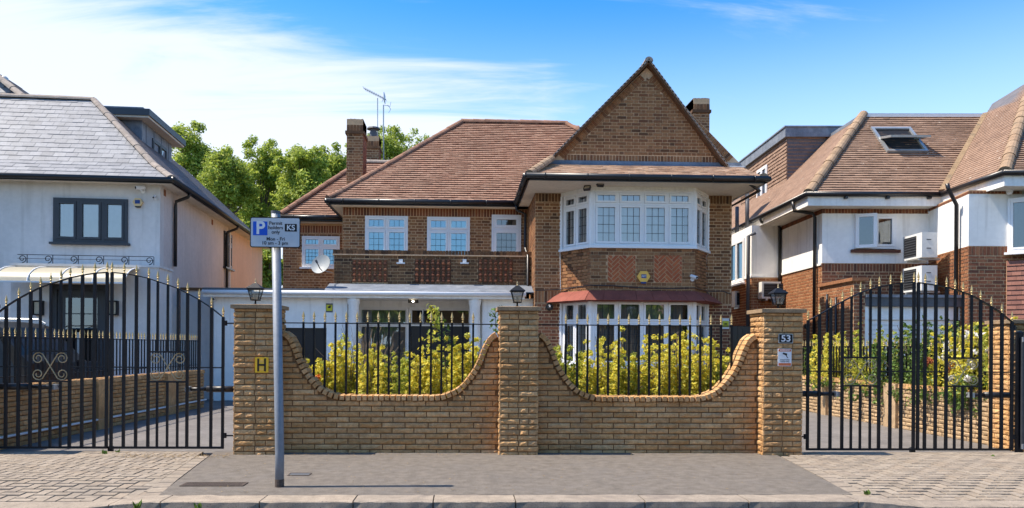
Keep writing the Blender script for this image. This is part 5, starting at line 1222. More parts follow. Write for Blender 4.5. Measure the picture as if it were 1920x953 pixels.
# eaves
MB(ML).box(XW, exr-.02, -OV+.03, .0, zeL-.06, zeL-.03).box(0, exr-.03, .0, ybk+.2, zeL-.06, zeL-.03).build('soffit', 'soffit', LH)
MB(ML).box(XW, exr, -OV+.005, -OV+.03, zeL-.09, zeL+.02).box(exr-.03, exr-.004, -OV+.03, ybk+.3, zeL-.09, zeL+.02).build('fascia_board', 'black_gloss', LH)
MB(ML).tube([(XW, -OV-.045, zeL-.02), (exr+.05, -OV-.045, zeL-.02)], .058, 9).tube([(exr+.045, -OV-.09, zeL-.02), (exr+.045, ybk+.3, zeL-.02)], .058, 9).build('gutter', 'black_gloss', LH, smooth=True)
for px, y0_, x_ in ((329, 500, 0), (426, 545, 0)):
    q = solve_y(FL, px, 420, .06); yy = q.y; zt = FL.z(px, y0_, yy)
    MB(ML).tube([(exr+.03, yy, zeL-.05), (exr-.02, yy, zeL-.15), (.07, yy, zeL-.26), (.06, yy, zeL-.40), (.06, yy, zt if px < 400 else 1.0)], .04, 8).build('downpipe', 'black_gloss', LH, smooth=True)
# dormer on the flank
xd = FL.x(266, 250, 3.4); yd = 3.4; zt = FL.z(266, 226, yd); y2 = solve_y(FL, 322, 275, xd).y; zb_ = zt-1.25
dm = MB(ML).box(xd-1.5, xd, yd, y2, zb_, zt).build('dormer', 'lead', LH)
for i in range(4): MB(ML).box(xd-.012, xd+.012, yd+(y2-yd)*(i+.5)/4, yd+(y2-yd)*(i+.5)/4+.03, zb_, zt-.02).build('standing_seam', 'lead', dm)
MB(ML).box(xd-1.6, xd+.26, yd-.28, y2+.3, zt+.0, zt+.05).build('dormer_soffit', 'soffit', dm); MB(ML).box(xd-1.62, xd+.30, yd-.32, y2+.34, zt+.05, zt+.22).build('dormer_roof', 'anthracite', dm); MB(ML).box(xd-1.3, xd+.1, yd-.2, y2+.2, zt+.22, zt+.29).build('dormer_deck', 'lead', dm)
q0, q1 = solve_y(FL, 285, 290, xd).y, solve_y(FL, 312, 290, xd).y
window(LH, ML @ T(xd+.01, q0, zt-.75, R(90)), q1-q0, .5, [.5], [], fm='anthracite', sill=0, behind=None, gl='glass', name='dormer_window')
# front window
a, b = FL.at(101, 371, 0), FL.at(240, 457, 0)
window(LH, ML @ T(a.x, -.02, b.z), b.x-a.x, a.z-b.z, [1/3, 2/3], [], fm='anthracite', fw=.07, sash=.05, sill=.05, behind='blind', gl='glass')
s0, s1 = solve_y(FL, 419, 470, 0), solve_y(FL, 434, 470, 0)
window(LH, ML @ T(.01, s0.y, FL.z(426, 500, s0.y), R(90)), s1.y-s0.y, 1.05, [.5], [.68], fm='black_gloss', sill=.05, behind=None, gl='glass_dark', name='side_window')
for px, py in ((309, 362), (398, 417)):
    q = solve_y(FL, px, py, .003); MB(ML).box(.0, .008, q.y-.07, q.y+.07, q.z-.07, q.z+.07).build('air_brick', 'brick_red', LH)
# porch block, canopy, door
yP = -.85
xp0, xp1, zpt, zpb = FL.x(20, 600, yP), FL.x(297, 600, yP), FL.z(150, 500, yP), FL.z(150, 533, yP)
xd0, xd1 = FL.x(92, 600, yP), FL.x(205, 600, yP)
MB(ML).box(xp0, xp1, yP, -.001, zpb, zpt).box(xp0, xd0, yP, -.001, -.1, zpb).box(xd1, xp1, yP, -.001, -.1, zpb).build('porch', 'render_grey', LH)
MB(ML).box(xp0-.03, xp1+.03, yP-.03, -.002, zpt, zpt+.05).build('porch_coping', 'render_grey', LH)
df = MB(ML); ring(df, xd0, xd1, -.02, zpb, .11, yP+.08, yP+.16); df.build('door_frame', 'anthracite', LH)
dr = MB(ML).box(xd0+.112, xd1-.112, yP+.11, yP+.15, .0, zpb-.112).build('door', 'anthracite', LH)
MB(ML).box(xd0+.28, xd1-.28, yP+.10, yP+.109, .9, zpb-.28).build('door_glass', 'glass_dark', dr); MB(ML).box(xd0+.27, xd1-.27, yP+.105, yP+.1095, .88, zpb-.26).build('door_panel', 'grey_plastic', dr)
MB(ML).box(xd0+.52, xd0+.58, yP+.06, yP+.09, .5, 1.5).build('door_handle', 'zinc', dr)
MB(ML).box(xd0+.25, xd1-.25, yP+.098, yP+.104, zpb-.62, zpb-.60).build('door_rail', 'anthracite', dr)
cx0, cx1 = FL.x(-8, 520, yP-.7), FL.x(247, 525, yP-.4); cz0 = FL.z(120, 529, yP-.75); cz1 = FL.z(120, 512, yP)+.10
can = thing('door_canopy', 'cream curved glazed canopy over the dark front door of the left house', 'canopy', tuple(ML @ Vector(((cx0+cx1)/2, yP, cz0))))
nb = 4
for i in range(nb):
    a, b = cx0+(cx1-cx0)*i/nb+.01, cx0+(cx1-cx0)*(i+1)/nb-.01; mb = MB(ML); K = 8
    for q in range(K+1): an = R(90*q/K); y = yP-.75*math.cos(an); z = cz0+(cz1-cz0)*math.sin(an); mb.v += [(a, y, z), (b, y, z)]
    for q in range(K): mb.f.append((2*q, 2*q+1, 2*q+3, 2*q+2))
    mb.build('canopy_sheet', 'canopy', can, smooth=True)
for i in range(nb+1):
    x = cx0+(cx1-cx0)*i/nb; MB(ML).tube([(x, yP-.76*math.cos(R(90*q/8)), cz0+(cz1-cz0+.01)*math.sin(R(90*q/8))) for q in range(9)], .014, 5).build('canopy_rib', 'sign_white', can)
MB(ML).box(cx0-.02, cx1+.02, yP-.78, yP-.745, cz0-.02, cz0+.012).build('canopy_edge', 'sign_white', can)
# balcony rail on the porch
t = thing('balcony_rail', 'low black scrolled iron rail on top of the left house porch', 'railing', tuple(ML @ Vector(((xp0+xp1)/2, yP, zpt))))
x0_, x1_ = FL.x(33, 487, yP+.05), FL.x(288, 489, yP+.05); za, zb2 = zpt+.06, zpt+.24; yy = yP+.05
MB(ML).box(x0_, x1_, yy-.01, yy+.01, zb2-.012, zb2).build('top_rail', 'black_iron', t); MB(ML).box(x0_, x1_, yy-.006, yy+.006, za+.09, za+.098).build('middle_rail', 'black_iron', t)
for i in range(6):
    cx_ = x0_+.09+(x1_-x0_-.18)*i/5; P = [(cx_+.085*(1-.75*q/20)*math.cos(R(-90)+q/20*8.2), yy, (za+zb2)/2+.0+.085*(1-.75*q/20)*math.sin(R(-90)+q/20*8.2)) for q in range(21)]
    MB(ML).tube(P, .009, 5).build('scroll', 'black_iron', t); MB(ML).box(cx_+.09, cx_+.102, yy-.006, yy+.006, zpt+.05, zb2-.012).build('post', 'black_iron', t)
for i, px in enumerate((75, 215)):
    p = FL.at(px, 578, yP); t = thing('wall_lantern', 'black framed wall lantern on the %s side of the dark front door' % ('photo edge' if i == 0 else 'fence'), 'wall light', tuple(ML @ p), 'wall lanterns by the dark front door')
    f_ = MB(ML); ring(f_, p.x-.09, p.x+.09, p.z-.15, p.z+.15, .018, yP-.13, yP-.01); f_.build('frame', 'black_iron', t); MB(ML).box(p.x-.06, p.x+.06, yP-.11, yP-.03, p.z-.12, p.z+.12).build('glass', 'canopy', t)
# alarm and cameras, lamps
p = FL.at(260, 380, 0)
hexbox(260, 380, (ML @ p).y-.003, .10, 'cream hexagonal alarm box beside the grey framed window', 'alarm_cream', '', dark=False)
camera(268, 354, (ML @ p).y-.003, 'white camera under the slate roof above the cream alarm box', (-.7, -.7, -.2), 1.15)
camera(292, 370, (ML @ p).y+.01, 'small white camera at the corner of the rendered house', (.1, -.9, -.5), .75)
# white side wall between the two houses
a = ML @ Vector((.02, 1.2, 0)); zt_ = at(350, 545, 18.0).z
t = thing('side_wall', 'white rendered side wall with a dark coping between the left house and garage', 'wall', (a.x+.5, 18, 0))
MB().box(a.x+.03, xg0-.01, 18.0, 18.2, -.1, zt_).build('wall_face', 'render_grey', t); MB().box(a.x+.03, xg0-.01, 17.95, 18.25, zt_, zt_+.07).build('wall_coping', 'brick_dark', t)
camera(403, 559, YGW-.003, 'white dome like camera at the corner of the white garage', (.3, -.9, -.4), 1.0)
# ------------------------------------------------------------------ parked car in the left yard
cxr = at(119, 650, 13.0).x; zrf = at(40, 600, 12.6).z
cr_ = thing('parked_car', 'dark sport utility car parked behind the left fence', 'car', (cxr-2.2, 12.9, 0))
prof = [(0, .45), (.02, .95), (-.12, 1.08), (-.42, zrf-.12), (-.62, zrf-.03), (-1.1, zrf), (-2.2, zrf+.005), (-2.75, zrf-.08), (-3.35, 1.12), (-3.6, 1.06), (-4.35, .96), (-4.5, .75), (-4.5, .42), (-4.1, .33), (-.4, .33)]
def car_ring(y, k, inset): return [(cxr+x+(-inset if x > -2 else inset)*(1 if z > 1.1 else .3), y, z-(.04*k if z > zrf-.15 else 0)) for x, z in prof]
rings = [car_ring(12.02, 1, .06), car_ring(12.12, .4, .02), car_ring(12.9, 0, 0), car_ring(13.68, .4, .02), car_ring(13.78, 1, .06)]
mb = MB(); n = len(prof)
for i, r_ in enumerate(rings):
    for (x, y, z) in r_:
        yy = y
        if z > 1.1: yy = 12.9+(y-12.9)*(1-.20*(z-1.08)/(zrf-1.08))
        mb.v.append((x, yy, z))
for i in range(4):
    for k in range(n): mb.f.append((i*n+k, i*n+(k+1) % n, (i+1)*n+(k+1) % n, (i+1)*n+k))
mb.f.append(tuple(range(n))[::-1]); mb.f.append(tuple(range(4*n, 5*n))); mb.build('body', 'car_paint', cr_, smooth=False)
for a, b in ((-.55, -1.25), (-1.32, -2.15), (-2.2, -2.9)):
    yz = lambda z: 12.9-(.885)*(1-.20*(z-1.08)/(zrf-1.08))-.012
    MB().quad((cxr+a-.05, yz(1.12), 1.12), (cxr+b, yz(1.12), 1.12), (cxr+b+(.22 if b < -2.5 else 0), yz(zrf-.12), zrf-.12), (cxr+a-.14, yz(zrf-.12), zrf-.12)).build('side_window', 'anthracite', cr_)
MB().quad((cxr-.155, 12.2, 1.12), (cxr-.155, 13.6, 1.12), (cxr-.40, 13.5, zrf-.13), (cxr-.40, 12.3, zrf-.13)).build('rear_window', 'anthracite', cr_)
for y in (12.22, 13.58): MB().tube([(cxr-.6, y+(.03 if y < 13 else -.03), zrf-.04), (cxr-.75, y, zrf+.04), (cxr-2.2, y, zrf+.045), (cxr-2.4, y, zrf-.01)], .016, 6).build('roof_rail', 'zinc', cr_)
for x in (-.85, -3.6):
    for y0_, y1_ in ((11.98, 12.22), (13.58, 13.82)):
        wh = MB().tube([(cxr+x, y0_, .34), (cxr+x, y1_, .34)], .35, 20).build('wheel', 'rubber', cr_); MB().tube([(cxr+x, y0_-.006, .34), (cxr+x, y0_+.01, .34)], .24, 10).build('rim', 'zinc', wh)
for y in (12.15, 13.45): MB().box(cxr-.03, cxr+.03, y, y+.2, .82, .98).build('tail_light', 'rubber', cr_)
MB().box(cxr-.02, cxr+.05, 12.1, 13.7, .42, .62).build('bumper', 'rubber', cr_)

# ================================================================== RIGHT NEIGHBOUR
_o = at(1541, 450, 17.35)
FR = Frame((_o.x, 17.35, 0), R(-3.0)); MR = FR.M; RK = 'right'
RH_ = thing('white_house', 'white and orange brick house with brown tiled roof and skylight, right edge of photo', 'house', tuple(MR @ Vector((1.5, 0, 0))))
OR = .45
zeR = FR.z(1640, 364, -OR); zw1 = FR.z(1640, 392, 0); zwh = FR.z(1640, 401, 0); zwb = FR.z(1640, 494, 0)
xi = FR.x(1741, 450, 0)
yBf = -2.05; xb_ = FR.x(1816, 450, yBf); xe_ = xb_+3.2
def rbrick(core, O, U, N_, L, H, m='brick_orange', holes=(), bond=FLEM):
    Rm_ = MR.to_3x3(); emit_bricks(RK, core, m, MR @ Vector(O), Rm_ @ Vector(U), (0, 0, 1), Rm_ @ Vector(N_), lay(L, H, .075, *bond, .015, holes), .008)
def rsold(core, O, U, N_, L, h, m='brick_red'):
    Rm_ = MR.to_3x3(); emit_bricks(RK, core, m, MR @ Vector(O), Rm_ @ Vector(U), (0, 0, 1), Rm_ @ Vector(N_), lay(L, h, h, *SOLD, .014), .008)
# front block A
wa, wb_ = FR.at(1601, 402, 0), FR.at(1679, 469, 0)
MB(MR).box(0, wa.x, -.012, .25, zwb, zwh).box(wb_.x, xi, -.012, .25, zwb, zwh).box(wa.x, wb_.x, -.012, .25, zwb, wb_.z).box(wa.x, wb_.x, -.012, .25, wa.z, zwh).box(-.012, .25, .25, 8, zwb, zwh).build('rendered_wall', 'render_white', RH_)
c = MB(MR).box(.004, xi, .004, .25, -.1, zwb-.001).box(.004, .25, .2505, 8, -.1, zwb-.001).build('brick_base', 'mortar', RH_)
rsold(c, (0, .004, zwb-.2), (1, 0, 0), (0, -1, 0), xi, .195); rbrick(c, (0, .004, 0), (1, 0, 0), (0, -1, 0), xi, zwb-.205, 'brick_red', [(-1, 9, -1, 1.6)])
rbrick(c, (.004, 8, 0), (0, -1, 0), (-1, 0, 0), 8, zwb-.02, 'brick_orange', [(-1, 5.0, -1, 9), (-1, 9, -1, 1.2)])
c = MB(MR).box(.006, xi, .006, .25, zwh+.001, zw1+.02).box(.006, .25, .2505, 8, zwh+.001, zw1+.02).build('brick_frieze', 'mortar', RH_)
rsold(c, (0, .004, zwh+.004), (1, 0, 0), (0, -1, 0), xi, zw1-zwh); rsold(c, (.004, 6, zwh+.004), (0, -1, 0), (-1, 0, 0), 6, zw1-zwh)
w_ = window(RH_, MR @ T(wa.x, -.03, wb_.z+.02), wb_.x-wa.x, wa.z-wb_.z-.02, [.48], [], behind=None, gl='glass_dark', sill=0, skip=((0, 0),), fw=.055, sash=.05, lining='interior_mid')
Wd = (wb_.x-wa.x)*.48; Hh = wa.z-wb_.z-.02; sM = MR @ T(wa.x+.02, -.05, wb_.z+.02, R(-24))
s_ = MB(sM); ring(s_, .0, Wd-.02, .01, Hh-.01, .075, -.03, .03); s_.build('open_sash', 'upvc', w_); MB(sM).quad((.075, 0, .085), (Wd-.095, 0, .085), (Wd-.095, 0, Hh-.085), (.075, 0, Hh-.085)).build('pane', 'glass_dark', w_)
MB(MR).box(wa.x-.08, wb_.x+.08, -.09, .0, wb_.z-.07, wb_.z-.0).build('window_ledge', 'brick_red', RH_)
# rear block on the flank
yq = solve_y(FR, 1465, 480, 0).y; xq = FR.x(1409, 480, yq); zq = FR.z(1440, 517, yq)
MB(MR).box(xq, 0, yq, yq+.2, zq, zw1+.02).box(xq, xq+.2, yq+.2, yq+6, zq, zw1+.02).build('rendered_wall', 'render_white', RH_)
MB(MR).box(xq-.02, -.013, yq-.02, yq, zq-.05, zq).box(xq-.02, xq, yq, yq+6, zq-.05, zq).box(-.03, -.013, 0, yq-.03, zwb-.05, zwb).build('render_drip', 'render_white', RH_)
c = MB(MR).box(xq+.004, 0, yq+.004, yq+.2, -.1, zq-.051).box(xq+.004, xq+.2, yq+.2005, yq+6, -.1, zq-.051).build('brick_base', 'mortar', RH_)
rbrick(c, (xq, yq+.004, 0), (1, 0, 0), (0, -1, 0), -xq, zq-.052, 'brick_orange', [(-1, 9, -1, 1.2)]); rbrick(c, (xq+.004, yq+4, 0), (0, -1, 0), (-1, 0, 0), 4, zq-.052, 'brick_orange', [(-1, 9, -1, 1.2)])
p = solve_y(FR, 1388, 500, xq-.01); window(RH_, MR @ T(xq-.03, p.y+.9, FR.z(1388, 532, p.y), R(-90)), 1.3, 1.25, [.5], [], behind=None, gl='sky_tint_glass', name='side_window')
# projecting block B with tile hung bay
MB(MR).box(xb_+.2, xe_, yBf, yBf+.2, zwb+.14, zwh+.05).prism([(xb_, yBf, zwb+.14), (xb_+.2, yBf, zwb+.14), (xi+.25, .24, zwb+.14), (xi, .0, zwb+.14)], (0, 0, zwh+.05-zwb-.14)).build('rendered_wall', 'render_white', RH_)
zb3 = zwb+.138
c = MB(MR).box(xb_+.21, xe_, yBf+.006, yBf+.2, -.1, zb3).prism([(xb_+.006, yBf+.006, -.1), (xb_+.2, yBf+.006, -.1), (xi+.25, .24, -.1), (xi+.006, .006, -.1)], (0, 0, zb3+.1)).build('brick_base', 'mortar', RH_)
dB = Vector((xb_-xi, yBf, 0)); LB = dB.length; dB.normalize(); nB = Vector((dB.y, -dB.x, 0))
rbrick(c, (xi, 0, 0), dB, nB, LB, zb3, 'brick_orange', [(-1, 9, -1, 1.3)]); rsold(c, (xb_, yBf+.006, zb3-.2), (1, 0, 0), (0, -1, 0), 1.5, .2); rbrick(c, (xb_, yBf+.006, 0), (1, 0, 0), (0, -1, 0), 1.5, zb3-.205, 'brick_red', [(-1, 9, -1, 1.2)])
c = MB(MR).box(xb_+.2, xb_+1.1, yBf+.006, yBf+.2, zwh+.051, zw1+.02).prism([(xb_+.006, yBf+.006, zwh+.051), (xb_+.2, yBf+.006, zwh+.051), (xi+.25, .24, zwh+.051), (xi+.006, .006, zwh+.051)], (0, 0, zw1+.02-zwh-.051)).build('brick_frieze', 'mortar', RH_)
rsold(c, (xb_, yBf+.004, zwh+.056), (1, 0, 0), (0, -1, 0), 1.05, zw1-zwh-.05); rsold(c, (xi, 0, zwh+.056), dB, nB, LB, zw1-zwh-.05)
xt = FR.x(1890, 500, yBf-.05)
by = Vector((xt, yBf-.01, 0)); be = Vector((xt+.9, yBf-.75, 0)); dd = be-by; rzz = math.atan2(dd.y, dd.x)
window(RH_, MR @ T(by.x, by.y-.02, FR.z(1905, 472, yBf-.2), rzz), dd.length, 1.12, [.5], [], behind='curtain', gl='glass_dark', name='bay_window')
tz1, tz0 = FR.z(1905, 488, yBf-.2), .9
th_ = MB(MR).prism([(by.x, by.y, tz0), (be.x, be.y, tz0), (be.x, be.y+.5, tz0), (by.x, by.y+.3, tz0)], (0, 0, tz1-tz0)).build('tile_hung_apron', 'mortar', RH_); du = dd.normalized(); dn = Vector((du.y, -du.x, 0)); k = 0
UT = MB().add([(.01, 0, 0), (.99, 0, 0), (.99, 0, 1), (.01, 0, 1), (.99, 1, .15), (.01, 1, .15)], [(0, 1, 2, 3), (3, 2, 4, 5), (0, 3, 5), (1, 4, 2)]).mesh('hung_tile', 'tile_hung')
while tz0+k*.1 < tz1-.02:
    u = -.085*(k % 2)
    while u < dd.length:
        a_, b_ = max(u, 0), min(u+.17, dd.length)
        if b_-a_ > .03:
            P = MR @ (by+du*a_+Vector((0, 0, tz0+k*.1))+dn*.002); U2 = MR.to_3x3() @ du*(b_-a_); N2 = MR.to_3x3() @ dn*.022; hh = min(.11, tz1-tz0-k*.1)
            place('hung_tile', UT, th_, Matrix(((U2.x, 0, N2.x, P.x), (U2.y, 0, N2.y, P.y), (0, hh, 0, P.z), (0, 0, 0, 1))))
        u += .17
    k += 1
# roof A
eL = -.50; ez = zeR+.03
top = lray(FR, 1619, 217, (0, -OR, ez), (0, -1, 1)); xv0 = FR.x(1765, 362, -OR)
tv = lray(FR, 1848, 219, (0, -OR, ez), (0, -1, 1)); zt = top.z; yt = top.y
roof_plane(RH_, [(eL, -OR, ez), (xv0, -OR, ez), (tv.x, yt, zt), (top.x, yt, zt)], 'tile_brown', .10, .17, .026, M=MR, jit=.45)
roof_plane(RH_, [(eL-.1, 13, ez), (eL, -OR, ez), (top.x, yt, zt), (top.x-.1, 13, zt)], 'tile_brown', .10, .17, .005, M=MR, jit=.45)
MB(MR).box(top.x-.05, xe_, yt-.02, 13, zt-.03, zt+.055).build('flat_top', 'lead', RH_); MB(MR).box(top.x-.03, tv.x+.1, yt-.10, yt-.02, zt-.06, zt+.02).build('lead_apron', 'sign_white', RH_)
ridge_run(RH_, (eL+.0, -OR, ez-.02), (top.x, yt, zt+.02), .125, .36, 'ridge_buff', 'hip_tile', M=MR)
# roof B
yE = yBf-.55; xE = FR.x(1884, 324, yE); v0 = Vector((xv0, -OR, ez)); vE = Vector((xE, yE, ez)); tvv = Vector((tv.x, yt, zt))
dE = (v0-vE).normalized(); nE = Vector((-dE.y, dE.x, 0))
if nE.x < 0: nE = -nE
hipd = (nE+Vector((0, 1, 0))).normalized()
nP = (v0-vE).cross(tvv-vE).normalized()
hp_ = lray(FR, 1925, 188, vE, nP)
far = lray(FR, 1965, 130, vE, nP)
roof_plane(RH_, [tuple(v0), tuple(vE), tuple(hp_), tuple(far), tuple(tvv+Vector((.35, .25, .40))), tuple(tvv)], 'tile_brown', .10, .17, .010, M=MR, jit=.45)
roof_plane(RH_, [tuple(vE), (xE+3, yE, ez), (xE+3.5, hp_.y+.1, hp_.z), tuple(hp_)], 'tile_brown', .10, .17, .026, M=MR, jit=.45)
ridge_run(RH_, vE+Vector((0, 0, -.02)), hp_, .125, .36, 'ridge_buff', 'hip_tile', M=MR)
vl = MB(MR); dv = (tvv-v0).normalized(); vl.obox(v0-Vector((.07, 0, -.03)), tvv-v0, (.14, 0, .02), (0, -.03, .04)); vl.build('valley_fillet', 'coping_stone', RH_)
u0, u1 = lray(FR, 1858, 214, (0, yt+.35, 0), (0, 1, 0)), lray(FR, 1903, 176, (0, yt+.35, 0), (0, 1, 0))
ud = Vector((xe_+1, yt+.35, u0.z-.5))
roof_plane(RH_, [(u0.x, yt+.35, u0.z-.05), (xe_+1, yt+.36, u0.z-.05), (xe_+1, yt+1.2, u1.z), (u1.x, yt+1.2, u1.z)], 'tile_brown', .10, .17, .026, M=MR, name='upper_roof_slope')
ridge_run(RH_, (FR.x(1886, 212, yt+.2), yt+.2, FR.z(1886, 212, yt+.2)), (FR.x(1914, 175, yt+.9), yt+.9, FR.z(1914, 175, yt+.9)), .14, .36, 'ridge_buff', 'hip_tile', M=MR)
# eaves
MB(MR).quad((eL, -OR, zw1), (xe_, -OR, zw1), (xe_, .1, zw1), (eL, .1, zw1)).quad((eL-.1, .1, zw1+.001), (.1, .1, zw1+.001), (.1, 13, zw1+.001), (eL-.1, 13, zw1+.001)).quad((xE, yE, zw1-.001), (xe_, yE, zw1-.001), (xe_, -OR, zw1-.001), (xv0, -OR, zw1-.001)).quad((xe_-1, yE, zw1-.002), (xe_+1.5, yE, zw1-.002), (xe_+1.5, .5, zw1-.002), (xe_-1, .5, zw1-.002)).build('soffit', 'soffit', RH_)
fa = MB(MR); fa.box(eL, xv0, -OR, -OR+.02, zw1-.01, ez-.02).box(eL-.02, eL+.0, -OR, 13, zw1-.01, ez-.02).prism([(xv0-.01, -OR, zw1-.01), (xE-.01, yE, zw1-.01), (xE+.01, yE, zw1-.01), (xv0+.01, -OR, zw1-.01)], (0, 0, ez-zw1-.01)).box(xE, xe_+1.5, yE-.001, yE+.02, zw1-.01, ez-.02); fa.build('fascia_board', 'paint_white', RH_)
gu = MB(MR); gu.tube([(eL-.08, -OR-.05, ez-.04), (xv0, -OR-.05, ez-.04)], .06, 9).tube([(eL-.06, -OR-.08, ez-.04), (eL-.16, 13, ez-.04)], .06, 9).tube([(xv0-.03, -OR-.05, ez-.04), (xE-.05, yE-.06, ez-.04)], .06, 9).tube([(xE-.07, yE-.05, ez-.04), (xe_+1.5, yE-.05, ez-.04)], .06, 9).build('gutter', 'black_gloss', RH_, smooth=True)
for q in range(4): MB(MR).box(.3+q*.95, .36+q*.95, -OR-.1, -OR, ez-.15, ez-.10).build('gutter_bracket', 'black_gloss', RH_)
# flank downpipes and vent pipes
def flank_pipe(px, py0, py1, x_, m='black_gloss', r=.04, elbow=True, name='downpipe'):
    y = solve_y(FR, px, (py0+py1)/2, x_).y; z0_, z1_ = FR.z(px, py1, y), FR.z(px, py0, y)
    pts = [(x_, y, z0_), (x_, y, z1_)]+([(x_-.05, y, z1_+.1), (eL-.06, y, z1_+.16), (eL-.1, y, ez-.08)] if elbow else [])
    MB(MR).tube(pts, r, 8).build(name, m, RH_, smooth=True)
flank_pipe(1527, 408, 640, -.07); flank_pipe(1462, 428, 540, -.06)
for px, py0, py1, x_ in ((1401, 362, 430, eL-.20), (1382, 388, 440, eL-.24)):
    y = solve_y(FR, px, 420, x_).y; MB(MR).tube([(x_, y, FR.z(px, py1, y)), (x_, y, FR.z(px, py0, y))], .055, 9).build('vent_pipe', 'grey_plastic', RH_, smooth=True)
y = solve_y(FR, 1396, 500, xq-.12).y; MB(MR).tube([(eL-.24, y-.3, FR.z(1382, 440, y)), (xq-.12, y-.3, FR.z(1384, 446, y)), (xq-.12, y-.3, 1.0)], .05, 9).build('soil_pipe', 'grey_plastic', RH_, smooth=True)
p = FR.at(1803, 400, -1.9); xx = xi+(xb_-xi)*.82; yy = yBf*.82
MB(MR).tube([(xx-.35, yy-.1, ez-.08), (xx-.32, yy-.1, ez-.2), (xx-.09, yy, zw1-.22), (xx-.09, yy, 1.6)], .042, 8).build('downpipe', 'black_gloss', RH_, smooth=True)
# dormer on the left slope
nL = (-1, 0, 1); Pd = lray(FR, 1476, 343, (eL, 0, ez), nL); zdt = FR.z(1476, 258, Pd.y); xdr = eL+(zdt-ez); yd2 = Pd.y+4.2
dm = MB(MR).box(Pd.x, xdr+.3, Pd.y, yd2, Pd.z-.15, zdt).build('dormer', 'slate_side', RH_)
tile_field((Pd.x-.004, Pd.y-.004, Pd.z-.15), (1, 0, 0), (0, .001, 1), [(0, 0), (xdr+.3-Pd.x, 0), (xdr+.3-Pd.x, zdt-Pd.z+.15), (0, zdt-Pd.z+.15)], .105, .17, -.02, .8, MR).build('hung_tiles', 'tile_brown', dm, kind='stuff')
ydw0 = solve_y(FR, 1440, 340, Pd.x).y; ydw1 = solve_y(FR, 1421, 340, Pd.x).y; zd0, zd1 = FR.z(1440, 372, ydw0), FR.z(1440, 308, ydw0)
mbt = tile_field((Pd.x-.004, yd2, Pd.z-.15), (0, -1, 0), (0, 0, 1), [(0, 0), (yd2-Pd.y, 0), (yd2-Pd.y, zdt-Pd.z+.15), (0, zdt-Pd.z+.15)], .105, .17, .02, .8, MR, holes=[(yd2-ydw1, yd2-ydw0, zd0-Pd.z+.15, zd1-Pd.z+.15)]); mbt.build('hung_tiles', 'tile_brown', dm, kind='stuff')
MB(MR).box(Pd.x-.10, xdr+.6, Pd.y-.10, yd2, zdt, zdt+.27).build('dormer_fascia', 'lead', dm); MB(MR).box(Pd.x-.13, xdr+.7, Pd.y-.13, yd2, zdt+.271, zdt+.31).build('dormer_roof', 'lead', dm)
window(RH_, MR @ T(Pd.x-.03, ydw1, zd0, R(-90)), ydw1-ydw0, zd1-zd0, [.5], [], behind='curtain', gl='glass', name='dormer_window', depth=.3)
# open roof window on the front slope
c4 = [lray(FR, a, b, (0, -OR, ez), (0, -1, 1)) for a, b in ((1659, 288), (1735, 286), (1706, 243), (1637, 243))]
o0 = Vector((c4[0].x*.5+c4[3].x*.5, 0, 0)); w2 = (c4[1]-c4[0]).length; hgt = (c4[3].z-c4[0].z)*math.sqrt(2); cen = (c4[0]+c4[1]+c4[2]+c4[3])/4
SK = thing('roof_window', 'open grey framed roof window on the brown tiled slope', 'skylight', tuple(MR @ cen))
Mk = MR @ Matrix.Translation(cen) @ Matrix.Rotation(R(45), 4, 'X')
f_ = MB(Mk); hw, hh = w2/2, hgt/2
for bx_ in ((-hw, hw, -hh, -hh+.07), (-hw, hw, hh-.09, hh), (-hw, -hw+.07, -hh+.07, hh-.09), (hw-.07, hw, -hh+.07, hh-.09)): f_.box(*bx_, -.02, .075)
f_.build('frame', 'zinc', SK); MB(Mk).box(-hw+.07, hw-.07, -hh+.07, hh-.09, -.04, .03).build('dark_opening', 'ink', SK)  # black slab under the sash stands in for the unlit space below
Ms = Mk @ Matrix.Translation((0, .02, .07)) @ Matrix.Rotation(R(-34), 4, 'X')
s_ = MB(Ms); hs2 = hh-.02
for bx_ in ((-hw+.02, hw-.02, -hs2, -hs2+.08), (-hw+.02, hw-.02, hs2-.08, hs2), (-hw+.02, -hw+.09, -hs2+.08, hs2-.08), (hw-.09, hw-.02, -hs2+.08, hs2-.08)): s_.box(*bx_, -.025, .03)
s_.build('sash', 'zinc', SK); MB(Ms).box(-hw+.09, hw-.09, -hs2+.08, hs2-.08, -.012, .014).build('pane', 'sky_tint_glass', SK)
# air conditioning units
def ac(M, label, W_=.84, D_=.32, H_=.58):
    t = thing('air_conditioner', label, 'air conditioner', tuple(M @ Vector((W_/2, 0, 0))), 'outdoor air conditioning units'); b_ = MB(M); b_.box(0, W_, 0, D_, 0, H_).build('case', 'ac_white', t)
    g_ = MB(M)
    g_.box(.05, .56, -.006, -.001, .05, H_-.05); g_.build('grille_back', 'ink', t)
    for i in range(8): MB(M).box(.05, .56, -.014, -.007, .06+i*(H_-.12)/7.6, .06+i*(H_-.12)/7.6+.011).build('grille_slat', 'grey_plastic', t)
    for z_ in (.17, .36): MB(M).box(W_+.001, W_+.006, .10, .2, H_-z_, H_-z_+.02).build('maker_mark', 'grey_plastic', t)
    MB(M).box(.1, .16, .0, D_+.12, -.05, -.002).box(W_-.16, W_-.1, .0, D_+.12, -.05, -.002).build('bracket', 'zinc', t)
za1, za2 = FR.z(1735, 483, -1.15), FR.z(1735, 545, -1.15)
xa_ = FR.x(1731, 460, -1.25)
ac(MR @ T(xa_, -.42, za1, R(-90)), 'upper white air conditioning unit beside the white rendered corner', .78, .34, .55); ac(MR @ T(xa_, -.42, za2, R(-90)), 'lower white air conditioning unit resting on the flat garage roof', .78, .34, .55)
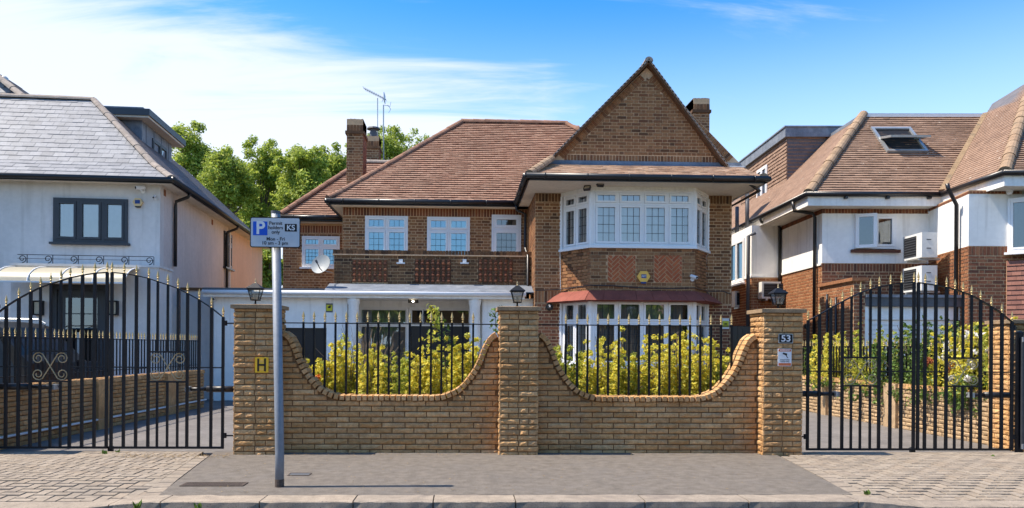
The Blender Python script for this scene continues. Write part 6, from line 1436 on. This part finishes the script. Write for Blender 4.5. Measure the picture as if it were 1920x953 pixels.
q = FR.at(1428, 560, yq-.34); ac(MR @ T(q.x, yq-.36, q.z), 'white air conditioning unit beside the flank downpipe behind the lantern', .50, .3, .45)
q = FR.at(1374, 576, yq+1.2); ac(MR @ T(q.x, yq+1.0, q.z), 'small white air conditioning unit in the gap beside the brown brick house', .40, .3, .45)
# flat roofed garage in front
yGf = -1.75; gx0, gx1 = FR.x(1600, 590, yGf), FR.x(1836, 590, yGf); gzt = FR.z(1700, 553, yGf); gzs = FR.z(1600, 527, yGf); gz2 = FR.z(1700, 575, yGf)
c = MB(MR).box(gx0+.004, gx0+.25, yGf+.004, -.05, -.1, gzs).build('garage_flank', 'mortar', RH_)
rbrick(c, (gx0+.004, -.05, 0), (0, -1, 0), (-1, 0, 0), -.05-yGf, gzs, 'brick_orange', [(-1, 9, -1, 1.1)]); rbrick(c, (gx0, yGf+.004, 0), (1, 0, 0), (0, -1, 0), .25, gzs, 'brick_red', [(-1, 9, -1, 1.0)])
MB(MR).box(gx0-.05, gx0+.30, yGf-.05, -.05, gzs, gzs+.07).build('garage_coping', 'brick_orange', c)
MB(MR).box(gx0+.251, gx1, yGf-.06, -.02, gzt-.06, gzt).build('garage_roof', 'lead', RH_); MB(MR).box(gx0+.251, gx1, yGf-.02, yGf+.02, gz2-.0, gzt-.061).build('garage_fascia', 'grey_plastic', RH_)
xdo0, xdo1 = FR.x(1628, 600, yGf), FR.x(1816, 600, yGf)
MB(MR).box(gx0+.251, xdo0, yGf+.01, yGf+.2, -.1, gz2-.001).box(xdo1, gx1, yGf+.01, yGf+.2, -.1, gz2-.001).build('garage_pier', 'render_white', RH_)
MB(MR).box(xdo0, xdo1, yGf+.06, yGf+.2, gz2-.28, gz2-.002).build('shutter_box', 'paint_white', RH_)
sh_ = MB(MR).box(xdo0, xdo1, yGf+.13, yGf+.16, -.1, gz2-.281).build('roller_shutter', 'paint_white', RH_)
for i in range(17): MB(MR).box(xdo0+.01, xdo1-.01, yGf+.10, yGf+.129, gz2-.29-(i+1)*.10, gz2-.29-(i+1)*.10+.088).build('shutter_slat', 'paint_white', sh_)
MB(MR).tube([(gx0-.06, -.6, gzs-.2), (gx0-.06, -.6, .7)], .03, 8).tube([(gx0-.06, -1.05, gzs-.3), (gx0-.06, -1.05, .7)], .03, 8).build('boiler_pipe', 'black_gloss', RH_, smooth=True)
q = MR @ FR.at(1853, 350, yE+.5)
pp = FR.at(1893, 350, yE+.45); MB(MR).lathe((pp.x, pp.y, zw1-.09), [(.03, 0), (.06, .03), (.06, .07), (.085, .085)], 10).build('dome_camera', 'cam_white', RH_)
# bin store and dark wicket in the gap between the houses
t = thing('side_gate', 'black gate closing the gap right of the brown brick house', 'gate', (6.6, 16.6, 0)); ga, gb = at(1374, 610, 16.4), at(1412, 610, 16.4)
for k in range(4): MB().box(ga.x+(gb.x-ga.x)*k/4+.004, ga.x+(gb.x-ga.x)*(k+1)/4-.004, 16.4, 16.43, -.05, at(1390, 612, 16.4).z).build('board', 'black_gloss', t)
# ================================================================== PLANTS
ORD = ['first', 'second', 'third', 'fourth', 'fifth', 'sixth', 'seventh', 'eighth', 'ninth', 'tenth']
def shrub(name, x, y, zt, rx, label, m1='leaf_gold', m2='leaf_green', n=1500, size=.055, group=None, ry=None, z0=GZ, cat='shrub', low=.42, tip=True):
    t = thing(name, label, cat, (x, y, z0), group); ry = ry or rx; h = zt-z0
    st = MB()
    ends = []
    for i in range(9):
        a = random.uniform(0, 6.28); k = random.uniform(.3, .9); e = Vector((x+math.cos(a)*rx*k, y+math.sin(a)*ry*k, z0+h*random.uniform(.7, .98))); m_ = Vector((x, y, z0)).lerp(e, .5)+Vector((random.uniform(-.04, .04), random.uniform(-.04, .04), .05)); st.tube([(x+random.uniform(-.06, .06), y+random.uniform(-.06, .06), z0-.02), m_, e], [.012, .009, .004], 4); ends.append(e)
    st.build('stems', 'twig', t)
    # upright sprays of different heights, leaves along each; darker fill low down
    hi = []; lo = []
    for i in range(26):
        a = random.uniform(0, 6.28); k = math.sqrt(random.random()); bx_, by_ = x+math.cos(a)*rx*k, y+math.sin(a)*ry*k; tz = z0+h*random.choice((.62, .72, .8, .86, .92, 1.0))*random.uniform(.93, 1.03); lx, ly = random.gauss(0, .05), random.gauss(0, .05)
        for q in range(9):
            f_ = .25+.75*q/8; (hi if f_ > low else lo).append((Vector((bx_+lx*f_*2, by_+ly*f_*2, z0+(tz-z0)*f_)), (.085-.05*(q/8)**2)*random.uniform(.75, 1.25)))
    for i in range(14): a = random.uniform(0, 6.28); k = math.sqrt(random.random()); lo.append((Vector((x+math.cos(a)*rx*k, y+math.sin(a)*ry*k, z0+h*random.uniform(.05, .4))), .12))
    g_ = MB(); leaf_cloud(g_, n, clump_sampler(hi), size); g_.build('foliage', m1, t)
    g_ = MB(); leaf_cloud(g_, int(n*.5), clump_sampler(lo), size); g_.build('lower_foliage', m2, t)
    return t
def bed(items, y, side, grp):
    for i, (px, py, rpx, m1) in enumerate(items):
        yy = y+(.14 if i % 2 else 0); p = at(px, py, yy); rx = rpx/122.
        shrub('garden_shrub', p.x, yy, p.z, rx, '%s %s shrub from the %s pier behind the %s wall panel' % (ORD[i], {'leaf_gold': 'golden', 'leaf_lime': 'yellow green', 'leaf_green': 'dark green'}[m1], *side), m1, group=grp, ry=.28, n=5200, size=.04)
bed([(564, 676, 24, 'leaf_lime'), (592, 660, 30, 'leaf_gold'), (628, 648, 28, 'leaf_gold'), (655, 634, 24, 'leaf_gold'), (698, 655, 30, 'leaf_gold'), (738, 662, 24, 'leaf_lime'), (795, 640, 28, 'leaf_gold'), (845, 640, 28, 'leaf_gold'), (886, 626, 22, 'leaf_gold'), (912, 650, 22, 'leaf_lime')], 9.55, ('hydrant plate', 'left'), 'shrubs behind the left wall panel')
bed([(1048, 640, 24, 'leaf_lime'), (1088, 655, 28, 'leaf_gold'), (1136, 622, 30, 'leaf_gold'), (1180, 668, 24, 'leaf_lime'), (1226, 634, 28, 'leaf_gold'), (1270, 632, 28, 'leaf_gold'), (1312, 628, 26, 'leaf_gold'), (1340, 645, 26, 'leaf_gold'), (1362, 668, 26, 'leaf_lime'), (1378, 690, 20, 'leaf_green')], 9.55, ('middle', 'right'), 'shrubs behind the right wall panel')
# climbers rising above the railing
def climber(label, pts, y, n, size=.07, m='leaf_lime'):
    P = [at(px, py, y) for px, py in pts]; t = thing('climbing_plant', label, 'climber', (P[0].x, y, GZ)); base = [Vector((P[0].x, y, GZ))]+P
    MB().tube(base, .006, 4).build('stem', 'twig', t); cl = []
    for a, b in zip(P, P[1:]):
        for k in range(5): cl.append((a.lerp(b, k/5)+Vector((random.uniform(-.07, .07), random.uniform(-.06, .06), 0)), .06))
    g_ = MB(); leaf_cloud(g_, n, clump_sampler(cl), size); g_.build('foliage', m, t)
climber('leggy climbing plant rising above the left railing beside the porch column', [(815, 680), (805, 640), (818, 610), (812, 590), (806, 572)], 9.7, 110)
climber('leafy climbing shoots among the bars left of the porch column', [(842, 680), (838, 640), (825, 612), (832, 596)], 9.75, 90, .07, 'leaf_green')
climber('thin climbing shoot beside the middle pier', [(926, 650), (930, 615), (928, 592), (932, 578)], 9.45, 60, .06, 'leaf_fresh')
climber('thin leafy shoot among the bars right of the hydrant plate pier', [(640, 660), (646, 640), (644, 625)], 9.6, 45, .06)
# bare twiggy shrub
p = at(684, 612, 10.0); t = thing('twiggy_shrub', 'bare grey twiggy shrub behind the golden shrubs by the porch column', 'shrub', (p.x, 10, GZ)); st = MB()
for i in range(46): e = Vector((p.x+random.gauss(0, .22), 10+random.gauss(0, .15), random.uniform(1.25, 1.55))); st.tube([(p.x+random.uniform(-.1, .1), 10, .5), e.lerp(Vector((p.x, 10, .5)), .45)+Vector((random.uniform(-.05, .05), 0, 0)), e], [.006, .004, .002], 3)
st.build('twigs', 'twig', t)
p = at(598, 707, 9.25); t = thing('orange_flower', 'orange flower head at the foot of the shrubs by the hydrant plate pier', 'flower', (p.x, 9.25, p.z)); g_ = MB()
cl = [(Vector((p.x+random.uniform(-.04, .04), 9.25, p.z+random.uniform(-.03, .03))), .035) for _ in range(4)]; leaf_cloud(g_, 60, clump_sampler(cl), .04); g_.build('petals', 'flower_orange', t); MB().tube([(p.x, 9.27, p.z-.5), (p.x, 9.26, p.z)], .006, 4).build('stalk', 'leaf_green', t)
# hedge row on the right boundary
RH2 = [(1524, 640, 15.2, 'leaf_green', .55), (1562, 615, 14.2, 'leaf_gold', .60), (1600, 612, 13.2, 'leaf_lime', .6), (1650, 640, 12.2, 'leaf_green', .55), (1704, 598, 11.7, 'leaf_green', .5), (1752, 606, 11.2, 'leaf_green', .5), (1800, 602, 10.7, 'leaf_gold', .5), (1850, 600, 10.3, 'leaf_gold', .46), (1886, 606, 10.0, 'leaf_lime', .42)]
for i, (px, py, y, m, r_) in enumerate(RH2):
    zt = at(px, py, y).z; x = max(at(px, py, y).x, 7.15+r_*.5)
    t = shrub('hedge_shrub', x, y, zt, r_, '%s hedge shrub from the house end along the right driveway wall' % ORD[i].capitalize().lower(), m, group='hedge shrubs along the right driveway wall', n=4600, size=.05, z0=.3, low=.3, tip=i % 2 == 0)
    if i >= 6:
        g_ = MB(); cl = [(Vector((x-r_*.8+random.uniform(-.1, .2), y+random.uniform(-.4, .2), random.uniform(.85, 1.5))), .05) for _ in range(9)]; leaf_cloud(g_, 110, clump_sampler(cl), .06); g_.build('flowers', 'flower_white', t, kind='stuff')
    if i in (5, 6):
        g_ = MB(); cl = [(Vector((x-r_*.8, y-.2, random.uniform(.9, 1.2))), .06) for _ in range(3)]; leaf_cloud(g_, 50, clump_sampler(cl), .06); g_.build('red_leaves', 'leaf_red', t)
# trees behind the houses
def tree(x, y, zc, r, label, n=6500, size=.145, group='leafy trees behind the houses', m='leaf_tree', ncl=58, cr=.72, trunk=.22):
    t = thing('tree', label, 'tree', (x, y, -.15), group); tr = MB(); fork = Vector((x, y, zc-r[2]*.55)); tr.tube([(x, y, -.3), (x+.05, y, fork.z*.5), fork], [trunk, trunk*.8, trunk*.6], 9)
    cl = []; lobes = clumps((x, y, zc), (r[0]*.72, r[1]*.72, r[2]*.74), 9, cr, .55)
    for c, _ in lobes:
        lr = min(r[0], r[2])*random.uniform(.32, .52)
        for q in range(9):
            d = Vector((random.gauss(0, 1), random.gauss(0, 1), random.gauss(0, 1))).normalized(); cl.append((c+Vector((d.x*lr, d.y*lr, d.z*lr*.85)), cr*random.uniform(.5, 1.0)))
    for q in range(14):
        d = Vector((random.gauss(0, 1), random.gauss(0, 1), abs(random.gauss(0, 1)))).normalized(); cl.append((Vector((x+d.x*r[0]*1.02, y+d.y*r[1], zc+d.z*r[2]*1.0)), cr*.42))
    random.shuffle(cl)
    for c, _ in cl[:16]: tr.tube([fork, fork.lerp(c, .5)+Vector((0, 0, -.15)), c], [trunk*.4, trunk*.22, trunk*.08], 5)
    tr.build('trunk', 'bark', t); g_ = MB(); leaf_cloud(g_, int(n*2.3), clump_sampler(cl), size, flat=.9); g_.build('crown', m, t)
def tree_px(px, ptop, pbot, rpx, y, label, **k):
    a, b = at(px, ptop, y), at(px, pbot, y); s_ = y/1400; tree(a.x, y, (a.z+b.z)/2, (rpx*s_, rpx*s_, (a.z-b.z)/2), label, **k)
tree_px(358, 232, 430, 46, 40, 'tall leafy tree just right of the slate roof dormer', n=7500)
tree_px(428, 284, 440, 44, 37, 'lower leafy tree in the dip between two taller trees', n=6500)
tree_px(492, 258, 450, 46, 42, 'leafy tree straight above the parking sign', n=7500)
tree_px(560, 262, 440, 52, 39, 'broad leafy tree left of the tall chimney', n=8500)
tree_px(625, 272, 430, 40, 44, 'leafy tree half hidden by the tall chimney', n=6000)
tree_px(722, 228, 370, 40, 46, 'leafy tree behind the television aerials', n=6000)
tree_px(782, 246, 380, 28, 48, 'small leafy tree top showing over the main roof hip', n=3500)
tree_px(665, 270, 400, 40, 50, 'leafy tree showing between the two chimneys', n=5000)
tree_px(462, 312, 470, 50, 45, 'deeper green tree filling in behind the parking sign', n=7000)
tree_px(535, 330, 470, 50, 47, 'deeper green tree low behind the side roof hip', n=6000)
tree_px(392, 330, 460, 44, 46, 'deeper green tree low behind the slate roof', n=6000)
tree_px(500, 470, 560, 30, 33, 'dark low tree in the gap right of the pinkish side wall', n=4500, size=.2, cr=.5)
tree_px(455, 420, 560, 40, 36, 'leafy tree low behind the rendered house eaves', n=5000, size=.22)
# across the road, seen only in the window panes
for i, (x, y, zc, r) in enumerate(((-15, -17, 4.6, 2.6), (-6.5, -19, 3.9, 2.4), (1.5, -17, 4.2, 2.2), (9.5, -18, 5.4, 2.8), (17, -18, 4.4, 2.6))):
    tree(x, y, zc, (r, r, r*.95), 'street tree across the road, %s along, seen mirrored in the windows' % ORD[i], n=2500, size=.36, group='trees across the road', cr=.9)
ow = thing('front_wall', 'low brick front wall across the road, mirrored in the windows', 'wall', (0, -7, 0)); MB().box(-26, 26, -7.2, -7.0, -.1, 1.1).build('wall_body', 'walling', ow); MB().box(-26, 26, -7.24, -6.96, 1.1, 1.16).build('wall_coping', 'coping_stone', ow)
for i, x in enumerate((-16, 0, 15)):
    hh = thing('brick_villa', 'brick house across the road, %s along, seen mirrored in the windows' % ORD[i], 'house', (x, -24, 0), 'houses across the road'); MB().box(x-5, x+5, -30, -24, -.1, 5).build('wall', 'brick_orange', hh); MB().prism([(x-5.5, -23.5, 5), (x-5.5, -30.5, 5), (x-5.5, -27, 8.4)], (11, 0, 0)).build('roof', 'tile_brown', hh)
    for k in range(4): MB().box(x-4+k*2.2, x-2.7+k*2.2, -23.99, -23.9, 2.9, 4.3).build('window', 'glass_dark', hh)
# weeds and litter on the paving
def tuft(px, py, label, n=10, h=.09):
    p = gr(px, py); t = thing('weed', label, 'weed', tuple(p), 'weeds in the paving joints'); g_ = MB()
    for i in range(n):
        a = random.uniform(0, 6.28); l_ = h*random.uniform(.5, 1.1); d = Vector((math.cos(a)*.5, math.sin(a)*.5, 1)).normalized(); s_ = Vector((-math.sin(a), math.cos(a), 0))*.008; q = p+Vector((random.uniform(-.02, .02), random.uniform(-.02, .02), -.01)); g_.add([q-s_, q+s_, q+d*l_*.6+s_*1.3, q+d*l_, q+d*l_*.6-s_*1.3], [(0, 1, 2, 3, 4)])
    g_.build('blades', 'leaf_fresh', t)
tuft(197, 851, 'small weed under the meeting stiles of the left gate', 9, .07); tuft(222, 848, 'small weed just right of the left gate floor stop', 9, .06); tuft(256, 951, 'weed growing at the end of the raised kerb by the left crossing', 10, .07); tuft(371, 952, 'tiny weed at the kerb foot below the drain grating', 7, .06)
tuft(1626, 925, 'weed at the kerb end by the right crossing', 12, .05); tuft(1862, 856, 'weed under the right gate near the photo edge', 10, .04); tuft(1352, 846, 'weed at the foot of the right wall panel', 10, .06)
lt = MB()
for i in range(700):
    z_ = .006
    r_ = random.random()
    if r_ < .45: q = gr(random.uniform(215, 430), random.gauss(856, 2.5))
    elif r_ < .8: q = gr(random.uniform(530, 1430), random.gauss(852.5, 1.0))
    else: q = gr(random.uniform(380, 1500), random.uniform(856, 925))
    a = random.uniform(0, 3.14); s_ = random.uniform(.006, .016); lt.add([q+Vector((math.cos(a)*s_, math.sin(a)*s_, z_)), q+Vector((-math.sin(a)*s_*.5, math.cos(a)*s_*.5, z_+.004)), q+Vector((-math.cos(a)*s_, -math.sin(a)*s_, z_)), q+Vector((math.sin(a)*s_*.5, -math.cos(a)*s_*.5, z_+.002))], [(0, 1, 2, 3)])
tag(lt.build('litter', 'litter', None), 'dry leaf litter scattered along the foot of the walls', 'litter', kind='stuff')
flush_bricks()
